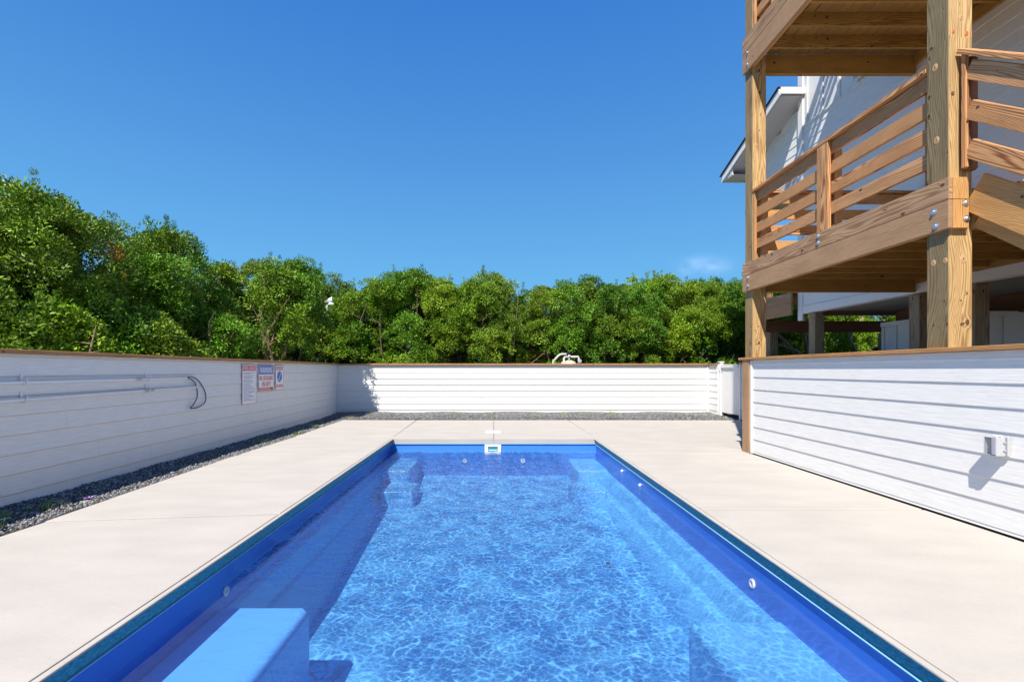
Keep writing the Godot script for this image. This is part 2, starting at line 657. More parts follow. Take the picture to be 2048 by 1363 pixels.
func gravel_stones() -> void:
	var m := material(Color.WHITE, 0.85)
	m.vertex_color_use_as_albedo = true
	var r := RandomNumberGenerator.new()
	r.seed = 5
	var places := []
	var colors := []
	var spots := []
	for k in 13000:
		spots.append([r.randf_range(-4.45, -3.76), 2.4 + 9.6 * pow(r.randf(), 1.25), 1.0])
	for k in 42000:
		spots.append([r.randf_range(-4.45, 6.3), 11.86 + 1.75 * sqrt(r.randf()), 1.0])
	for s in spots:
		var size: float = r.randf_range(0.007, 0.0155) * s[2] * (1.4 if r.randf() < 0.08 else 1.0)
		var b := Basis.from_euler(Vector3(r.randf() * TAU, r.randf() * TAU, r.randf() * TAU)).scaled(Vector3.ONE * size)
		places.append(Transform3D(b, V(s[0], gravel_height(s[0], s[1]) + size * 0.4, s[1])))
		var t := r.randf()
		var c := lerpf(0.08, 0.33, t * t)
		var warm := r.randf_range(0.94, 1.04)
		colors.append(Color(c * warm, c, c * (1.06 if warm < 1.0 else 0.97)))
	var o := scatter("gravel_stones", self, stone_mesh(3), m, places, colors)
	tag(o, "loose grey gravel stones along the foot of the white walls", "gravel", "", "stuff")


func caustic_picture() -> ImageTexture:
	# painted caustics, as the opacity of a sheet below the water surface, over 3.72 by 7.4 m: bright seams between dim cells
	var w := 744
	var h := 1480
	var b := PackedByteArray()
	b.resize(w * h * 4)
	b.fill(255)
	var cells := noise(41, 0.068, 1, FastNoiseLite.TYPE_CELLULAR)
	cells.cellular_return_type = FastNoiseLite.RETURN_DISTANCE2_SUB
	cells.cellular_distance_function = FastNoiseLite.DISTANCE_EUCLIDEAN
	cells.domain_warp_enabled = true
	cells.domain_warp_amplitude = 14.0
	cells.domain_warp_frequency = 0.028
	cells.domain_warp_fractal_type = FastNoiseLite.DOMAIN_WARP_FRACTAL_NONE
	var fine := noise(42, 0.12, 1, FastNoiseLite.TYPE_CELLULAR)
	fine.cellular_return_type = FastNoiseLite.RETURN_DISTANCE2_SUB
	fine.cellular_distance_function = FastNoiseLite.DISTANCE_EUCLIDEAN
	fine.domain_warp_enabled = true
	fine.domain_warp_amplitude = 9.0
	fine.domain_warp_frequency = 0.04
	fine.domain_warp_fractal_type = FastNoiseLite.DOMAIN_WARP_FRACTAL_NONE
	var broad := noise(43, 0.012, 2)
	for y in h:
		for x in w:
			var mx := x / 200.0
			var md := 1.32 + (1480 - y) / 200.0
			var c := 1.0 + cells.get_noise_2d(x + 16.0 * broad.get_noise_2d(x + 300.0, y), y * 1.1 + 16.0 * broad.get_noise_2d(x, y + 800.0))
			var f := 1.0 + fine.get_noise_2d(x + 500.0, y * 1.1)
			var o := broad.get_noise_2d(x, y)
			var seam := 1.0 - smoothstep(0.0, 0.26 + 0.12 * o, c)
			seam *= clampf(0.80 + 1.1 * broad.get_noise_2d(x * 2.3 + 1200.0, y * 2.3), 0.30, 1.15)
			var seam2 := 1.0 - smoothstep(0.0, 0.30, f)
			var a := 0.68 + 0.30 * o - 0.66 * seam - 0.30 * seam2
			# the painted caustics fade out over the left steps
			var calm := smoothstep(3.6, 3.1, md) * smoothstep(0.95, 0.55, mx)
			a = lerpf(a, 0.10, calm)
			# and thin out along the right hand ledges
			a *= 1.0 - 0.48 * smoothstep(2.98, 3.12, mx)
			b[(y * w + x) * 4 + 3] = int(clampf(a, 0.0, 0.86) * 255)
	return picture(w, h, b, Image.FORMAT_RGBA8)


func build_deck_and_pool() -> void:
	var deck := structure("pool_deck")
	var W := 1.83
	var far := 8.67
	var near := 1.30
	var e := 11.9
	var g := 0.0055
	W = 1.872
	var t := -0.085
	# the slabs between the control joints
	for s in [
		[[-3.80, -2.5], [-W, -2.5], [-W, 0.9 - g], [-3.82, 0.9 - g]],
		[[-3.82, 0.9 + g], [-W, 0.9 + g], [-W, 4.13 - g], [-3.70, 3.92 - g]],
		[[-3.72, 3.93 + g], [-W, 4.15 + g], [-W, 6.86 - g], [-3.80, 6.86 - g]],
		[[-3.80, 6.86 + g], [-W, 6.86 + g], [-W, far + 0.26 - g], [-3.74, far + 0.30 - g]],
		[[-3.76, far + 0.32 + g], [-W - 0.02, far + 0.28 + g], [-1.94 - g, e - 0.01], [-3.78, e + 0.04]],
		[[-1.884, far], [-0.002, far], [-0.002, e], [-1.93, e]],
		[[0.002, far], [1.884, far], [1.86, e], [0.002, e]],
		[[-W, -2.5], [W, -2.5], [W, near], [-W, near]],
		[[W, -2.5], [3.86, -2.5], [3.86, 0.9 - g], [W, 0.9 - g]],
		[[W, 0.9 + g], [3.86, 0.9 + g], [3.86, 4.26 - g], [W, 4.25 - g]],
		[[W, 4.26 + g], [3.86, 4.27 + g], [3.86, 7.15 - g], [W, 7.13 - g]],
		[[W, 7.15 + g], [3.86, 7.16 + g], [3.86, 7.40 - g], [W, far + 0.16 - g]],
		[[W + 0.012, far + 0.18 + g], [3.88, 7.42 + g], [6.10, 7.16], [6.12, e], [1.87 + g, e]],
	]:
		obj("slab", slab_mesh(s, 0.0, t, 0.006), M.concrete, deck)
	for s in [-1.0, 1.0]:
		for k in 3:
			var c0: float = lerpf(near, far, k / 3.0)
			obj("coping", slab_mesh([[s * 1.83, c0 + 0.001], [s * 1.869, c0 + 0.001], [s * 1.869, lerpf(near, far, (k + 1) / 3.0) - 0.001], [s * 1.83, lerpf(near, far, (k + 1) / 3.0) - 0.001]], 0.0, -0.012, 0.009), M.concrete, deck)

	var pool := thing("swimming_pool", "rectangular blue fibreglass swimming pool sunk into the pale concrete deck", "swimming pool")
	# side walls with their two narrow moulded ledges
	for s in [-1.0, 1.0]:
		var pr := [[1.895, -0.030], [1.870, -0.096], [1.852, -0.100], [1.862, -0.108], [1.872, -0.16], [1.862, -0.36], [1.852, -0.395], [1.800, -0.412], [1.782, -0.43], [1.768, -0.61], [1.755, -0.625], [1.708, -0.640], [1.690, -0.66], [1.610, -1.0]]
		if s < 0:
			for k in range(7, pr.size() - 1):
				pr[k][0] = lerpf(1.85, pr[k][0], 0.5)
		var st := SurfaceTool.new()
		st.begin(Mesh.PRIMITIVE_TRIANGLES)
		var nn := []
		for k in pr.size() - 1:
			var dx: float = pr[k + 1][0] - pr[k][0]
			var dy: float = pr[k + 1][1] - pr[k][1]
			nn.append(Vector3(-s * -dy, -dx, 0).normalized())
		for k in range(3, pr.size() - 1):
			if k == 6:
				obj("upper_wall", st.commit(), M.shell, pool)
				st = SurfaceTool.new()
				st.begin(Mesh.PRIMITIVE_TRIANGLES)
			var na: Vector3 = (nn[k] + nn[maxi(k - 1, 3)]).normalized()
			var nb: Vector3 = (nn[k] + nn[mini(k + 1, pr.size() - 2)]).normalized()
			var q := [
				[V(s * pr[k][0], pr[k][1], near - 0.05), na, Vector2.ZERO], [V(s * pr[k][0], pr[k][1], far + 0.05), na, Vector2.ZERO],
				[V(s * pr[k + 1][0], pr[k + 1][1], far + 0.05), nb, Vector2.ZERO], [V(s * pr[k + 1][0], pr[k + 1][1], near - 0.05), nb, Vector2.ZERO]]
			quad(st, q[0], q[1], q[2], q[3], Vector3(-s, 0.5, 0))
		obj("moulded_ledge", st.commit(), M.pool_floor, pool)
		plank("waterline_band", pool, s * 1.862, s * 1.905, -0.098, -0.014, near, far, M.teal, 0.003)
		plank("rim_bead", pool, s * 1.851, s * 1.905, -0.107, -0.100, near, far, M.bead, 0.004)
	# end walls
	for s in [[far + 0.02, 1.0], [near - 0.02, -1.0]]:
		var st := SurfaceTool.new()
		st.begin(Mesh.PRIMITIVE_TRIANGLES)
		flat_quad(st, V(-1.9, -0.10, s[0]), V(1.9, -0.10, s[0]), V(1.9, -0.24, s[0]), V(-1.9, -0.24, s[0]), Vector3(0, 0, s[1]))
		flat_quad(st, V(-1.9, -0.24, s[0]), V(1.9, -0.24, s[0]), V(1.9, -0.26, s[0] - 0.02 * s[1]), V(-1.9, -0.26, s[0] - 0.02 * s[1]), Vector3(0, 1, s[1]))
		flat_quad(st, V(-1.9, -0.26, s[0] - 0.02 * s[1]), V(1.9, -0.26, s[0] - 0.02 * s[1]), V(1.9, -1.1, s[0] - 0.04 * s[1]), V(-1.9, -1.1, s[0] - 0.04 * s[1]), Vector3(0, 0, s[1]))
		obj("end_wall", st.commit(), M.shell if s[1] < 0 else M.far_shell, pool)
	plank("rim_bead", pool, -1.85, 1.85, -0.100, -0.088, far - 0.004, far + 0.06, M.bead, 0.004)
	# floor: deepest near, rising ahead
	var st := SurfaceTool.new()
	st.begin(Mesh.PRIMITIVE_TRIANGLES)
	var fl := [[near - 0.1, -0.98], [4.6, -0.98], [7.2, -0.80], [far + 0.05, -0.66]]
	for k in 3:
		flat_quad(st, V(-1.7, fl[k][1], fl[k][0]), V(1.66, fl[k][1], fl[k][0]), V(1.66, fl[k + 1][1], fl[k + 1][0]), V(-1.7, fl[k + 1][1], fl[k + 1][0]), Vector3.UP)
	obj("pool_floor", st.commit(), M.pool_floor, pool)
	for s in [-1.0, 1.0]:
		plank("step_block", pool, s * 1.25, s * 1.88, -0.99, -0.36, near - 0.02, 3.26 if s < 0 else 3.08, M.step if s < 0 else M.pool_floor, 0.045)
		plank("corner_seat", pool, s * 1.35, s * 1.88, -0.9, -0.36, 7.66, far + 0.02, M.pool_floor, 0.045)
		plank("lower_step", pool, s * 1.20, s * 1.7, -0.95, -0.56, 7.10, 7.68, M.pool_floor, 0.03)
	# skimmer mouth in the far wall and its lid in the deck
	var sk := group_part("skimmer", pool)
	var sd := far + 0.005
	plank("frame", sk, -0.165, -0.105, -0.285, -0.105, sd - 0.012, sd + 0.03, M.plastic, 0.004)
	plank("frame", sk, 0.075, 0.135, -0.285, -0.105, sd - 0.012, sd + 0.03, M.plastic, 0.004)
	plank("frame", sk, -0.105, 0.075, -0.145, -0.105, sd - 0.012, sd + 0.03, M.plastic, 0.004)
	plank("frame", sk, -0.105, 0.075, -0.285, -0.235, sd - 0.012, sd + 0.03, M.plastic, 0.004)
	plank("mouth", sk, -0.105, 0.075, -0.235, -0.145, sd + 0.002, sd + 0.02, M.teal, 0.002)
	plank("weir_flap", sk, -0.095, 0.065, -0.212, -0.202, sd - 0.008, sd + 0.006, M.plastic, 0.002)
	# round return fittings in the walls
	for p in [[-1.868, -0.285, 3.30, 1.0], [1.868, -0.285, 3.42, -1.0], [1.866, -0.21, 6.9, -1.0], [1.866, -0.21, 6.05, -1.0]]:
		var big := 0.034 if p[2] < 4.0 else 0.017
		var b := Basis(Vector3(0, 0, -1), Vector3(p[3], 0, 0), Vector3(0, 1, 0)) if p[3] > 0 else Basis(Vector3(0, 0, 1), Vector3(p[3], 0, 0), Vector3(0, 1, 0))
		var ft := obj("return_fitting", lathe([[0.0, -0.02], [big, -0.02], [big, 0.010], [big * 0.8, 0.016], [big * 0.45, 0.014], [big * 0.40, 0.004], [0.0, 0.004]], 20), M.plastic, pool, V(p[0], p[1], p[2]), b.orthonormalized())
		obj("nozzle", lathe([[0.0, 0.0], [big * 0.32, 0.0], [big * 0.28, 0.010], [0.0, 0.012]], 12), M.grey, ft)
	for x in [-0.53, 0.53]:
		obj("return_fitting", lathe([[0.0, -0.02], [0.04, -0.02], [0.04, 0.012], [0.018, 0.016], [0.0, 0.016]], 18), M.plastic, pool, V(x, -0.40, far - 0.02), Basis(Vector3.RIGHT, Vector3(0, 0, 1), Vector3(0, -1, 0)))

	var lid := obj("skimmer_lid", bevelled(Vector3(0.31, 0.014, 0.33), 0.005), M.lid, self, V(-0.01, 0.004, 9.62))
	tag(lid, "square white skimmer lid set in the deck at the far end of the pool", "lid")

	# the water: a clear rippled surface, and below it a blue sheet with caustics painted into its opacity
	var wn := noise(61, 0.030, 3)
	var wn2 := noise(62, 0.011, 2)
	var wn3 := noise(63, 0.075, 2)
	var wave := heights(768, 768, func(x, y): return 0.5 + 0.34 * wn.get_noise_2d(x * 0.8, y * 1.2) + 0.30 * wn2.get_noise_2d(x * 0.7, y * 1.5) + 0.06 * wn3.get_noise_2d(x, y))
	var wm := StandardMaterial3D.new()
	wm.transparency = BaseMaterial3D.TRANSPARENCY_ALPHA
	wm.albedo_color = Color(0.9, 0.97, 1.0, 0.02)
	wm.roughness = 0.02
	wm.metallic_specular = 0.285
	wm.heightmap_enabled = true
	wm.heightmap_texture = wave
	wm.heightmap_scale = 1.0
	wm.uv1_scale = Vector3(0.46, 0.46, 1)
	var water := structure("water")
	var s1 := SurfaceTool.new()
	s1.begin(Mesh.PRIMITIVE_TRIANGLES)
	var swell := noise(64, 1.0, 2)
	var rise := func(x: float, d: float) -> float:
		var much := 0.0045 + 0.0075 * smoothstep(6.6, 8.0, d)
		return -0.217 + much * (swell.get_noise_2d(x * 2.2, d * 4.4) + 0.45 * swell.get_noise_2d(x * 6.0 + 40.0, d * 11.0))
	var nx := 110
	var nd := 300
	var grid := []
	for k in nd + 1:
		var d := lerpf(near - 0.01, far + 0.015, float(k) / nd)
		var row := []
		for i in nx + 1:
			var x := lerpf(-1.866, 1.866, float(i) / nx)
			var h: float = rise.call(x, d)
			var n := Vector3(h - rise.call(x + 0.01, d), 0.01, rise.call(x, d + 0.01) - h).normalized()
			row.append([V(x, h, d), n, Vector2(x, -d)])
		grid.append(row)
	for k in nd:
		for i in nx:
			quad(s1, grid[k][i], grid[k][i + 1], grid[k + 1][i + 1], grid[k + 1][i], Vector3.UP)
	s1.index()
	obj("surface", s1.commit(), wm, water)
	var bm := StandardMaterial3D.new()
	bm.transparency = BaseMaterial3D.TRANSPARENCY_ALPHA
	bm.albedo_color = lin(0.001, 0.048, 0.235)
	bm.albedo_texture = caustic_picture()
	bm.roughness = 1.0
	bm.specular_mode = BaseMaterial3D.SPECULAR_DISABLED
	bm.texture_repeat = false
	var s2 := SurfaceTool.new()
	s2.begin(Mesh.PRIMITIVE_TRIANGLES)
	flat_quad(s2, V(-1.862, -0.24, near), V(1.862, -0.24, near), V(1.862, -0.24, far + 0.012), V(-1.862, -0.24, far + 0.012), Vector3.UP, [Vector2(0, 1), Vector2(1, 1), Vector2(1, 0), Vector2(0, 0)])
	obj("painted_caustics", s2.commit(), bm, water)

	# a few dead leaves
	var leaf := obj("fallen_leaf", leaf_mesh(0.05, 0.035), material(lin(0.03, 0.03, 0.035), 0.7), self, V(0.86, -0.208, 3.58), Basis.from_euler(Vector3(0.1, 0.6, 0)))
	tag(leaf, "single dark dead leaf floating on the pool water", "leaf")


func leaf_mesh(l: float, w: float) -> ArrayMesh:
	var st := SurfaceTool.new()
	st.begin(Mesh.PRIMITIVE_TRIANGLES)
	var p := [Vector3(0, 0, -l / 2), Vector3(w / 2, 0.006, -l * 0.1), Vector3(w * 0.3, 0.004, l * 0.3), Vector3(0, 0, l / 2), Vector3(-w * 0.3, 0.004, l * 0.3), Vector3(-w / 2, 0.006, -l * 0.1)]
	for k in range(1, 5):
		tri(st, [p[0], Vector3.UP, Vector2.ZERO], [p[k], Vector3.UP, Vector2.ZERO], [p[k + 1], Vector3.UP, Vector2.ZERO], Vector3.UP)
	return st.commit()


func lathe(profile: Array, sides := 16) -> ArrayMesh:
	var st := SurfaceTool.new()
	st.begin(Mesh.PRIMITIVE_TRIANGLES)
	for k in profile.size() - 1:
		var a: Array = profile[k]
		var b: Array = profile[k + 1]
		var d := Vector2(b[0] - a[0], b[1] - a[1])
		if d.length() < 1e-6:
			continue
		var nr := d.y / d.length()
		var ny := -d.x / d.length()
		for s in sides:
			var q := []
			for w in [[a, s], [b, s], [b, s + 1], [a, s + 1]]:
				var t: float = TAU * w[1] / sides
				q.append([Vector3(w[0][0] * cos(t), w[0][1], w[0][0] * sin(t)), Vector3(nr * cos(t), ny, nr * sin(t)), Vector2(float(w[1]) / sides, w[0][1])])
			var m := TAU * (s + 0.5) / sides
			var out := Vector3(nr * cos(m), ny, nr * sin(m))
			if a[0] > 1e-6:
				tri(st, q[0], q[1], q[3], out)
			if b[0] > 1e-6:
				tri(st, q[1], q[2], q[3], out)
	st.index()
	return st.commit()


# ---------------------------------------------------------------- walls
# lap siding over a backing: x runs along the wall, z out of it
func courses(parent: Node, length: float, low: float, high: float, first: float, pitch: float, joints: Array, shift := 0.0, back := 0.0, lip := 0.0145) -> void:
	var h := first - pitch
	var row := 0
	while h < high - 0.02:
		var b := maxf(h, low)
		var top := minf(h + pitch + 0.012, high)
		var cuts := [0.0]
		for j in joints:
			var c: float = j + (1.22 if row % 2 else 0.0) + (0.4 if row % 3 == 2 else 0.0)
			if c > 0.2 and c < length - 0.2:
				cuts.append(c)
		cuts.append(length)
		cuts.sort()
		for k in cuts.size() - 1:
			var l: float = cuts[k + 1] - cuts[k] - (0.0015 if k < cuts.size() - 2 else 0.0)
			if l < 0.02 or top - b < 0.03:
				continue
			obj("siding_board", lap(l, snappedf(top - b, 0.001), (row * 3 + k) % 5, lip), M.siding, parent, Vector3(cuts[k] + l / 2.0 + shift, b, back))
		h += pitch
		row += 1


func siding_wall(label: String, at: Vector3, turn: float, length: float, low: float, first: float, pitch: float, top: float, joints: Array, cap_out := 0.05, cap_over := [0.0, 0.0], lip := 0.0145) -> Node3D:
	var w := thing("siding_wall", label, "wall", at, turn)
	obj("backing", bevelled(Vector3(length, top - 0.04 - low, 0.10).snapped(Vector3.ONE * 0.001), 0.002), M.white, w, Vector3(length / 2, (top - 0.04 + low) / 2, -0.051))
	courses(w, length, low, top - 0.042, first, pitch, joints, 0.0, 0.0, lip)
	var x := -float(cap_over[0])
	var n := maxi(1, int(round(length / 4.2)))
	var step: float = (length + cap_over[0] + cap_over[1]) / n
	for k in n:
		obj("cap_board", bevelled(Vector3(step - 0.003, 0.038, 0.155).snapped(Vector3.ONE * 0.001), 0.005, k % 3), M.cap, w, Vector3(x + step * (k + 0.5), top - 0.019, cap_out - 0.0775))
	return w


func build_walls() -> void:
	# left wall: faces the pool; x of the wall runs ahead
	var left := siding_wall("long white lap siding wall left of the pool with signs and poles on it", V(-4.475, 0, -1.0), PI / 2, 14.575, -0.09, 0.103, 0.182, 1.445, [2.3, 5.96, 9.62, 13.28], 0.052, [0.0, 0.05], 0.021)
	for k in 8:
		obj("seam_strip", bevelled(Vector3(14.5, 0.007, 0.004), 0.001), M.seam_tan, left, Vector3(7.28, 0.103 + 0.182 * k - 0.0045, 0.0065))  # thin tan strip under the lap of each course
	var back := siding_wall("white lap siding wall across the far end behind the gravel", V(-4.462, 0, 13.6), 0.0, 10.612, -0.09, 0.125, 0.178, 1.44, [3.2, 6.86, 10.5], 0.080, [0.0, 0.0], 0.024)
	obj("corner_trim", bevelled(Vector3(0.03, 1.49, 0.03), 0.004), M.trim, back, Vector3(0.018, 0.655, 0.030))
	# the return towards the gate, seen from the pool
	var ret := siding_wall("short white siding return at the right end of the far wall beside the gate", V(6.148, 0, 13.598), -PI / 2, 0.58, -0.09, 0.125, 0.178, 1.437, [], 0.052)
	obj("corner_trim", bevelled(Vector3(0.03, 1.48, 0.03), 0.004), M.trim, ret, Vector3(0.03, 0.65, 0.026))
	# the wall beyond the gate
	var beyond := siding_wall("white siding wall beyond the gate, half hidden by the timber post", V(6.165, 0, 11.86), -PI / 2, 4.4, 0.02, 0.125, 0.178, 1.44, [3.66], 0.052)
	obj("corner_trim", bevelled(Vector3(0.05, 1.40, 0.03), 0.004), M.trim, beyond, Vector3(0.03, 0.70, 0.026))
	# right wall: faces the pool; x of the wall runs towards the camera
	var right := siding_wall("white lap siding wall close on the right under the timber deck", V(3.892, 0, 7.155), -PI / 2, 8.6, 0.012, 0.037, 0.1855, 1.443, [2.55, 6.21], 0.056, [0.30, 0.0])
	obj("corner_trim", bevelled(Vector3(0.045, 1.39, 0.028), 0.004), M.trim, right, Vector3(0.022, 0.70, 0.016))
	plank("end_board", right, 3.845, 3.888, 0.0, 1.40, 7.17, 7.36, M.rim, 0.004, V(3.892, 0, 7.155)).transform = right.transform.affine_inverse() * Transform3D(Basis.IDENTITY, V(3.872, 0.70, 7.262))

	# the gate
	var gate := thing("gate", "narrow white board gate standing between two white posts at the far right corner", "gate", V(6.19, 0, 12.98), -PI / 2)
	obj("post", bevelled(Vector3(0.10, 1.56, 0.10), 0.006), M.trim, gate, Vector3(0.05, 0.68, 0.0))
	obj("post_cap", bevelled(Vector3(0.13, 0.025, 0.13), 0.005), M.trim, gate, Vector3(0.05, 1.475, 0.0))
	for k in 8:
		obj("board", bevelled(Vector3(0.109, 1.29, 0.022), 0.004, k % 3), M.trim, gate, Vector3(0.17 + 0.1115 * k, 0.76, 0.0))
	obj("rail", bevelled(Vector3(0.90, 0.09, 0.03), 0.004), M.trim, gate, Vector3(0.56, 1.36, 0.028))
	obj("rail", bevelled(Vector3(0.90, 0.09, 0.03), 0.004), M.trim, gate, Vector3(0.56, 0.22, -0.028))
	beam("latch_arm", gate, Vector3(0.01, 1.40, 0.055), Vector3(0.10, 1.24, 0.06), 0.018, 0.014, M.aluminium)
	beam("latch_arm", gate, Vector3(0.10, 1.24, 0.06), Vector3(0.26, 1.34, 0.05), 0.016, 0.012, M.aluminium)
	obj("post", bevelled(Vector3(0.07, 1.46, 0.08), 0.006), M.trim, gate, Vector3(1.10, 0.72, 0.0))


# ---------------------------------------------------------------- the house
func build_house() -> void:
	var house := thing("beach_house", "white sided raised house on timber pilings behind the timber deck", "house")
	var X := 6.52
	# side wall seen from the pool
	var wall := group_part("side_wall", house)
	plank("sheathing", wall, X + 0.002, X + 0.16, 2.44, 8.2, -1.5, 10.08, M.white, 0.003)
	var lapped := group_part("siding", house)
	lapped.position = V(X, 0, 9.98)
	lapped.rotation.y = -PI / 2
	courses(lapped, 11.4, 2.60, 6.335, 2.60, 0.180, [1.9, 5.56, 9.2])
	plank("skirt_board", house, X - 0.026, X, 2.435, 2.592, -1.4, 9.98, M.trim)
	plank("water_table", house, X - 0.03, X + 0.001, 6.337, 6.372, -1.4, 9.98, M.trim, 0.006)
	var d := 9.88
	while d > 2.5:
		plank("batten", house, X - 0.016, X + 0.001, 6.373, 8.19, d - 0.032, d + 0.032, M.trim)
		d -= 0.46
	plank("corner_board", house, X - 0.03, X, 2.30, 8.2, 9.982, 10.11, M.trim)
	plank("corner_board", house, X - 0.028, X + 0.11, 2.30, 8.2, 10.112, 10.14, M.trim)
	plank("rear_wall", house, X + 0.12, 13.0, 2.46, 8.2, 9.99, 10.10, M.white)
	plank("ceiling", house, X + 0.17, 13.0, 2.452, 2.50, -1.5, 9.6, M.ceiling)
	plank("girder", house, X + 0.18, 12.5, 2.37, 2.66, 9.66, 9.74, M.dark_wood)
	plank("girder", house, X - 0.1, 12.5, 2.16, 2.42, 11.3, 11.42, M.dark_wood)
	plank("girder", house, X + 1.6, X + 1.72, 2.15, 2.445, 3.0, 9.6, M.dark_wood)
	# a vent hood on the wall
	var vent := group_part("vent_hood", house)
	plank("hood", vent, X - 0.09, X - 0.016, 6.42, 6.56, 8.33, 8.51, M.trim, 0.01)
	for k in 4:
		plank("louvre", vent, X - 0.094, X - 0.088, 6.435 + 0.03 * k, 6.45 + 0.03 * k, 8.35, 8.49, M.grey, 0.002)
	# pilings
	for p in [[6.55, 9.68, 2.43], [6.55, 7.30, 2.43], [6.55, 6.45, 2.43], [6.55, 3.4, 2.43], [9.3, 9.62, 2.36], [9.3, 11.30, 2.15], [6.75, 11.6, 2.42]]:
		plank("piling", house, p[0], p[0] + 0.20, -0.1, p[2], p[1], p[1] + 0.20, M.grey_post, 0.012)
	# rear wing: its wall, its sloping roof
	var wing := group_part("wing_wall", house)
	plank("sheathing", wing, X + 0.05, X + 0.17, 5.40, 6.45, 10.15, 12.35, M.white)
	var rows := 10
	for k in rows:
		var h := 5.40 + 0.18 * k
		var end := minf(12.36, 10.0 + (7.05 - h - 0.12) / 0.325)
		if end < 10.5:
			continue
		var l := snappedf(end - 10.145, 0.001)
		obj("siding_board", lap(l, 0.192, k % 5), M.siding, wing, V(X + 0.05, h, 10.145 + l / 2), Basis(Vector3.UP, -PI / 2))
		plank("sheathing", wing, X + 0.055, X + 0.15, h, h + 0.19, 10.15, end, M.white, 0.001)
	plank("wing_floor", house, X + 0.04, 12.5, 5.30, 5.398, 10.15, 12.4, M.soffit)
	var roof := group_part("wing_roof", house)
	var a0 := V(6.01, 7.02, 9.96)
	var a1 := V(6.01, 6.20, 12.50)
	var along := (a1 - a0).normalized()
	var up := Vector3.RIGHT.cross(along).normalized()
	if up.y < 0:
		up = -up
	var bs := Basis(Vector3.RIGHT, up, Vector3.RIGHT.cross(up))
	var mid := (a0 + a1) / 2.0
	var len := a0.distance_to(a1)
	obj("soffit", bevelled(Vector3(3.98, 0.03, snappedf(len - 0.06, 0.001)), 0.003), M.soffit, roof, mid + Vector3(2.03, 0, 0) + up * 0.017, bs)
	obj("rake_board", bevelled(Vector3(0.03, 0.165, snappedf(len, 0.001)), 0.004), M.trim, roof, mid + Vector3(0.015, 0, 0) + up * 0.085, bs)
	obj("roof_deck", bevelled(Vector3(3.98, 0.10, snappedf(len, 0.001)), 0.003), M.trim, roof, mid + Vector3(2.035, 0, 0) + up * 0.105, bs)
	obj("shingles", bevelled(Vector3(4.06, 0.03, snappedf(len + 0.06, 0.001)), 0.006), M.shingle, roof, mid + Vector3(2.0, 0, 0) + up * 0.188, bs)
	plank("fascia", roof, 6.01, 10.0, 7.03, 7.17, 9.925, 9.955, M.trim)
	plank("gutter_board", roof, 6.01, 10.0, 6.19, 6.34, 12.50, 12.53, M.trim)
	plank("eave_return", roof, 6.045, 6.56, 6.185, 6.215, 12.02, 12.50, M.soffit)
	plank("eave_return", roof, 6.042, 6.072, 6.216, 6.36, 12.02, 12.49, M.trim)

	# the deck at the back of the house
	var rear := thing("rear_deck", "timber rear deck with brown rim boards beyond the corner of the house", "deck")
	plank("rim_board", rear, 6.36, 6.40, 2.43, 2.70, 10.16, 11.9, M.rim)
	plank("rim_board", rear, 6.36, 6.40, 2.703, 2.92, 10.16, 11.9, M.rim_b)
	for k in 9:
		plank("deck_board", rear, 6.41 + 0.68 * k, 6.41 + 0.68 * k + 0.674, 2.90, 2.925, 10.2, 11.9, M.decking)
	for x in [6.75, 8.6, 10.9]:
		plank("post", rear, x, x + 0.14, 2.93, 5.29, 11.7, 11.84, M.post, 0.008)

	# the white enclosure under the house
	var en := thing("shed_enclosure", "low white board and batten enclosure standing under the raised house", "enclosure")
	plank("panel", en, 7.5, 7.53, 0.0, 2.165, 7.40, 9.18, M.white)
	plank("panel", en, 7.5, 12.0, 0.0, 2.165, 7.37, 7.40, M.white)
	plank("top_trim", en, 7.475, 7.50, 2.08, 2.165, 7.39, 9.18, M.trim)
	plank("top_trim", en, 7.475, 12.0, 2.09, 2.167, 7.345, 7.37, M.trim)
	for b in [7.5, 7.95, 8.4, 8.85, 9.13]:
		plank("batten", en, 7.478, 7.50, 0.0, 2.078, b - 0.03, b + 0.03, M.trim)
	for b in [7.53, 7.93, 8.33, 8.73, 9.13]:
		plank("batten", en, b - 0.03, b + 0.03, 0.0, 2.088, 7.348, 7.37, M.trim)


# ---------------------------------------------------------------- the timber deck
func bolt(parent: Node, at: Vector3, b: Basis) -> void:
	var w := obj("bolt", lathe([[0.0, 0.0], [0.030, 0.0], [0.030, 0.003], [0.014, 0.004], [0.0, 0.004]], 16), M.steel, parent, at, b)
	obj("head", lathe([[0.0, 0.003], [0.017, 0.003], [0.017, 0.013], [0.013, 0.017], [0.0, 0.017]], 6), M.steel, w)


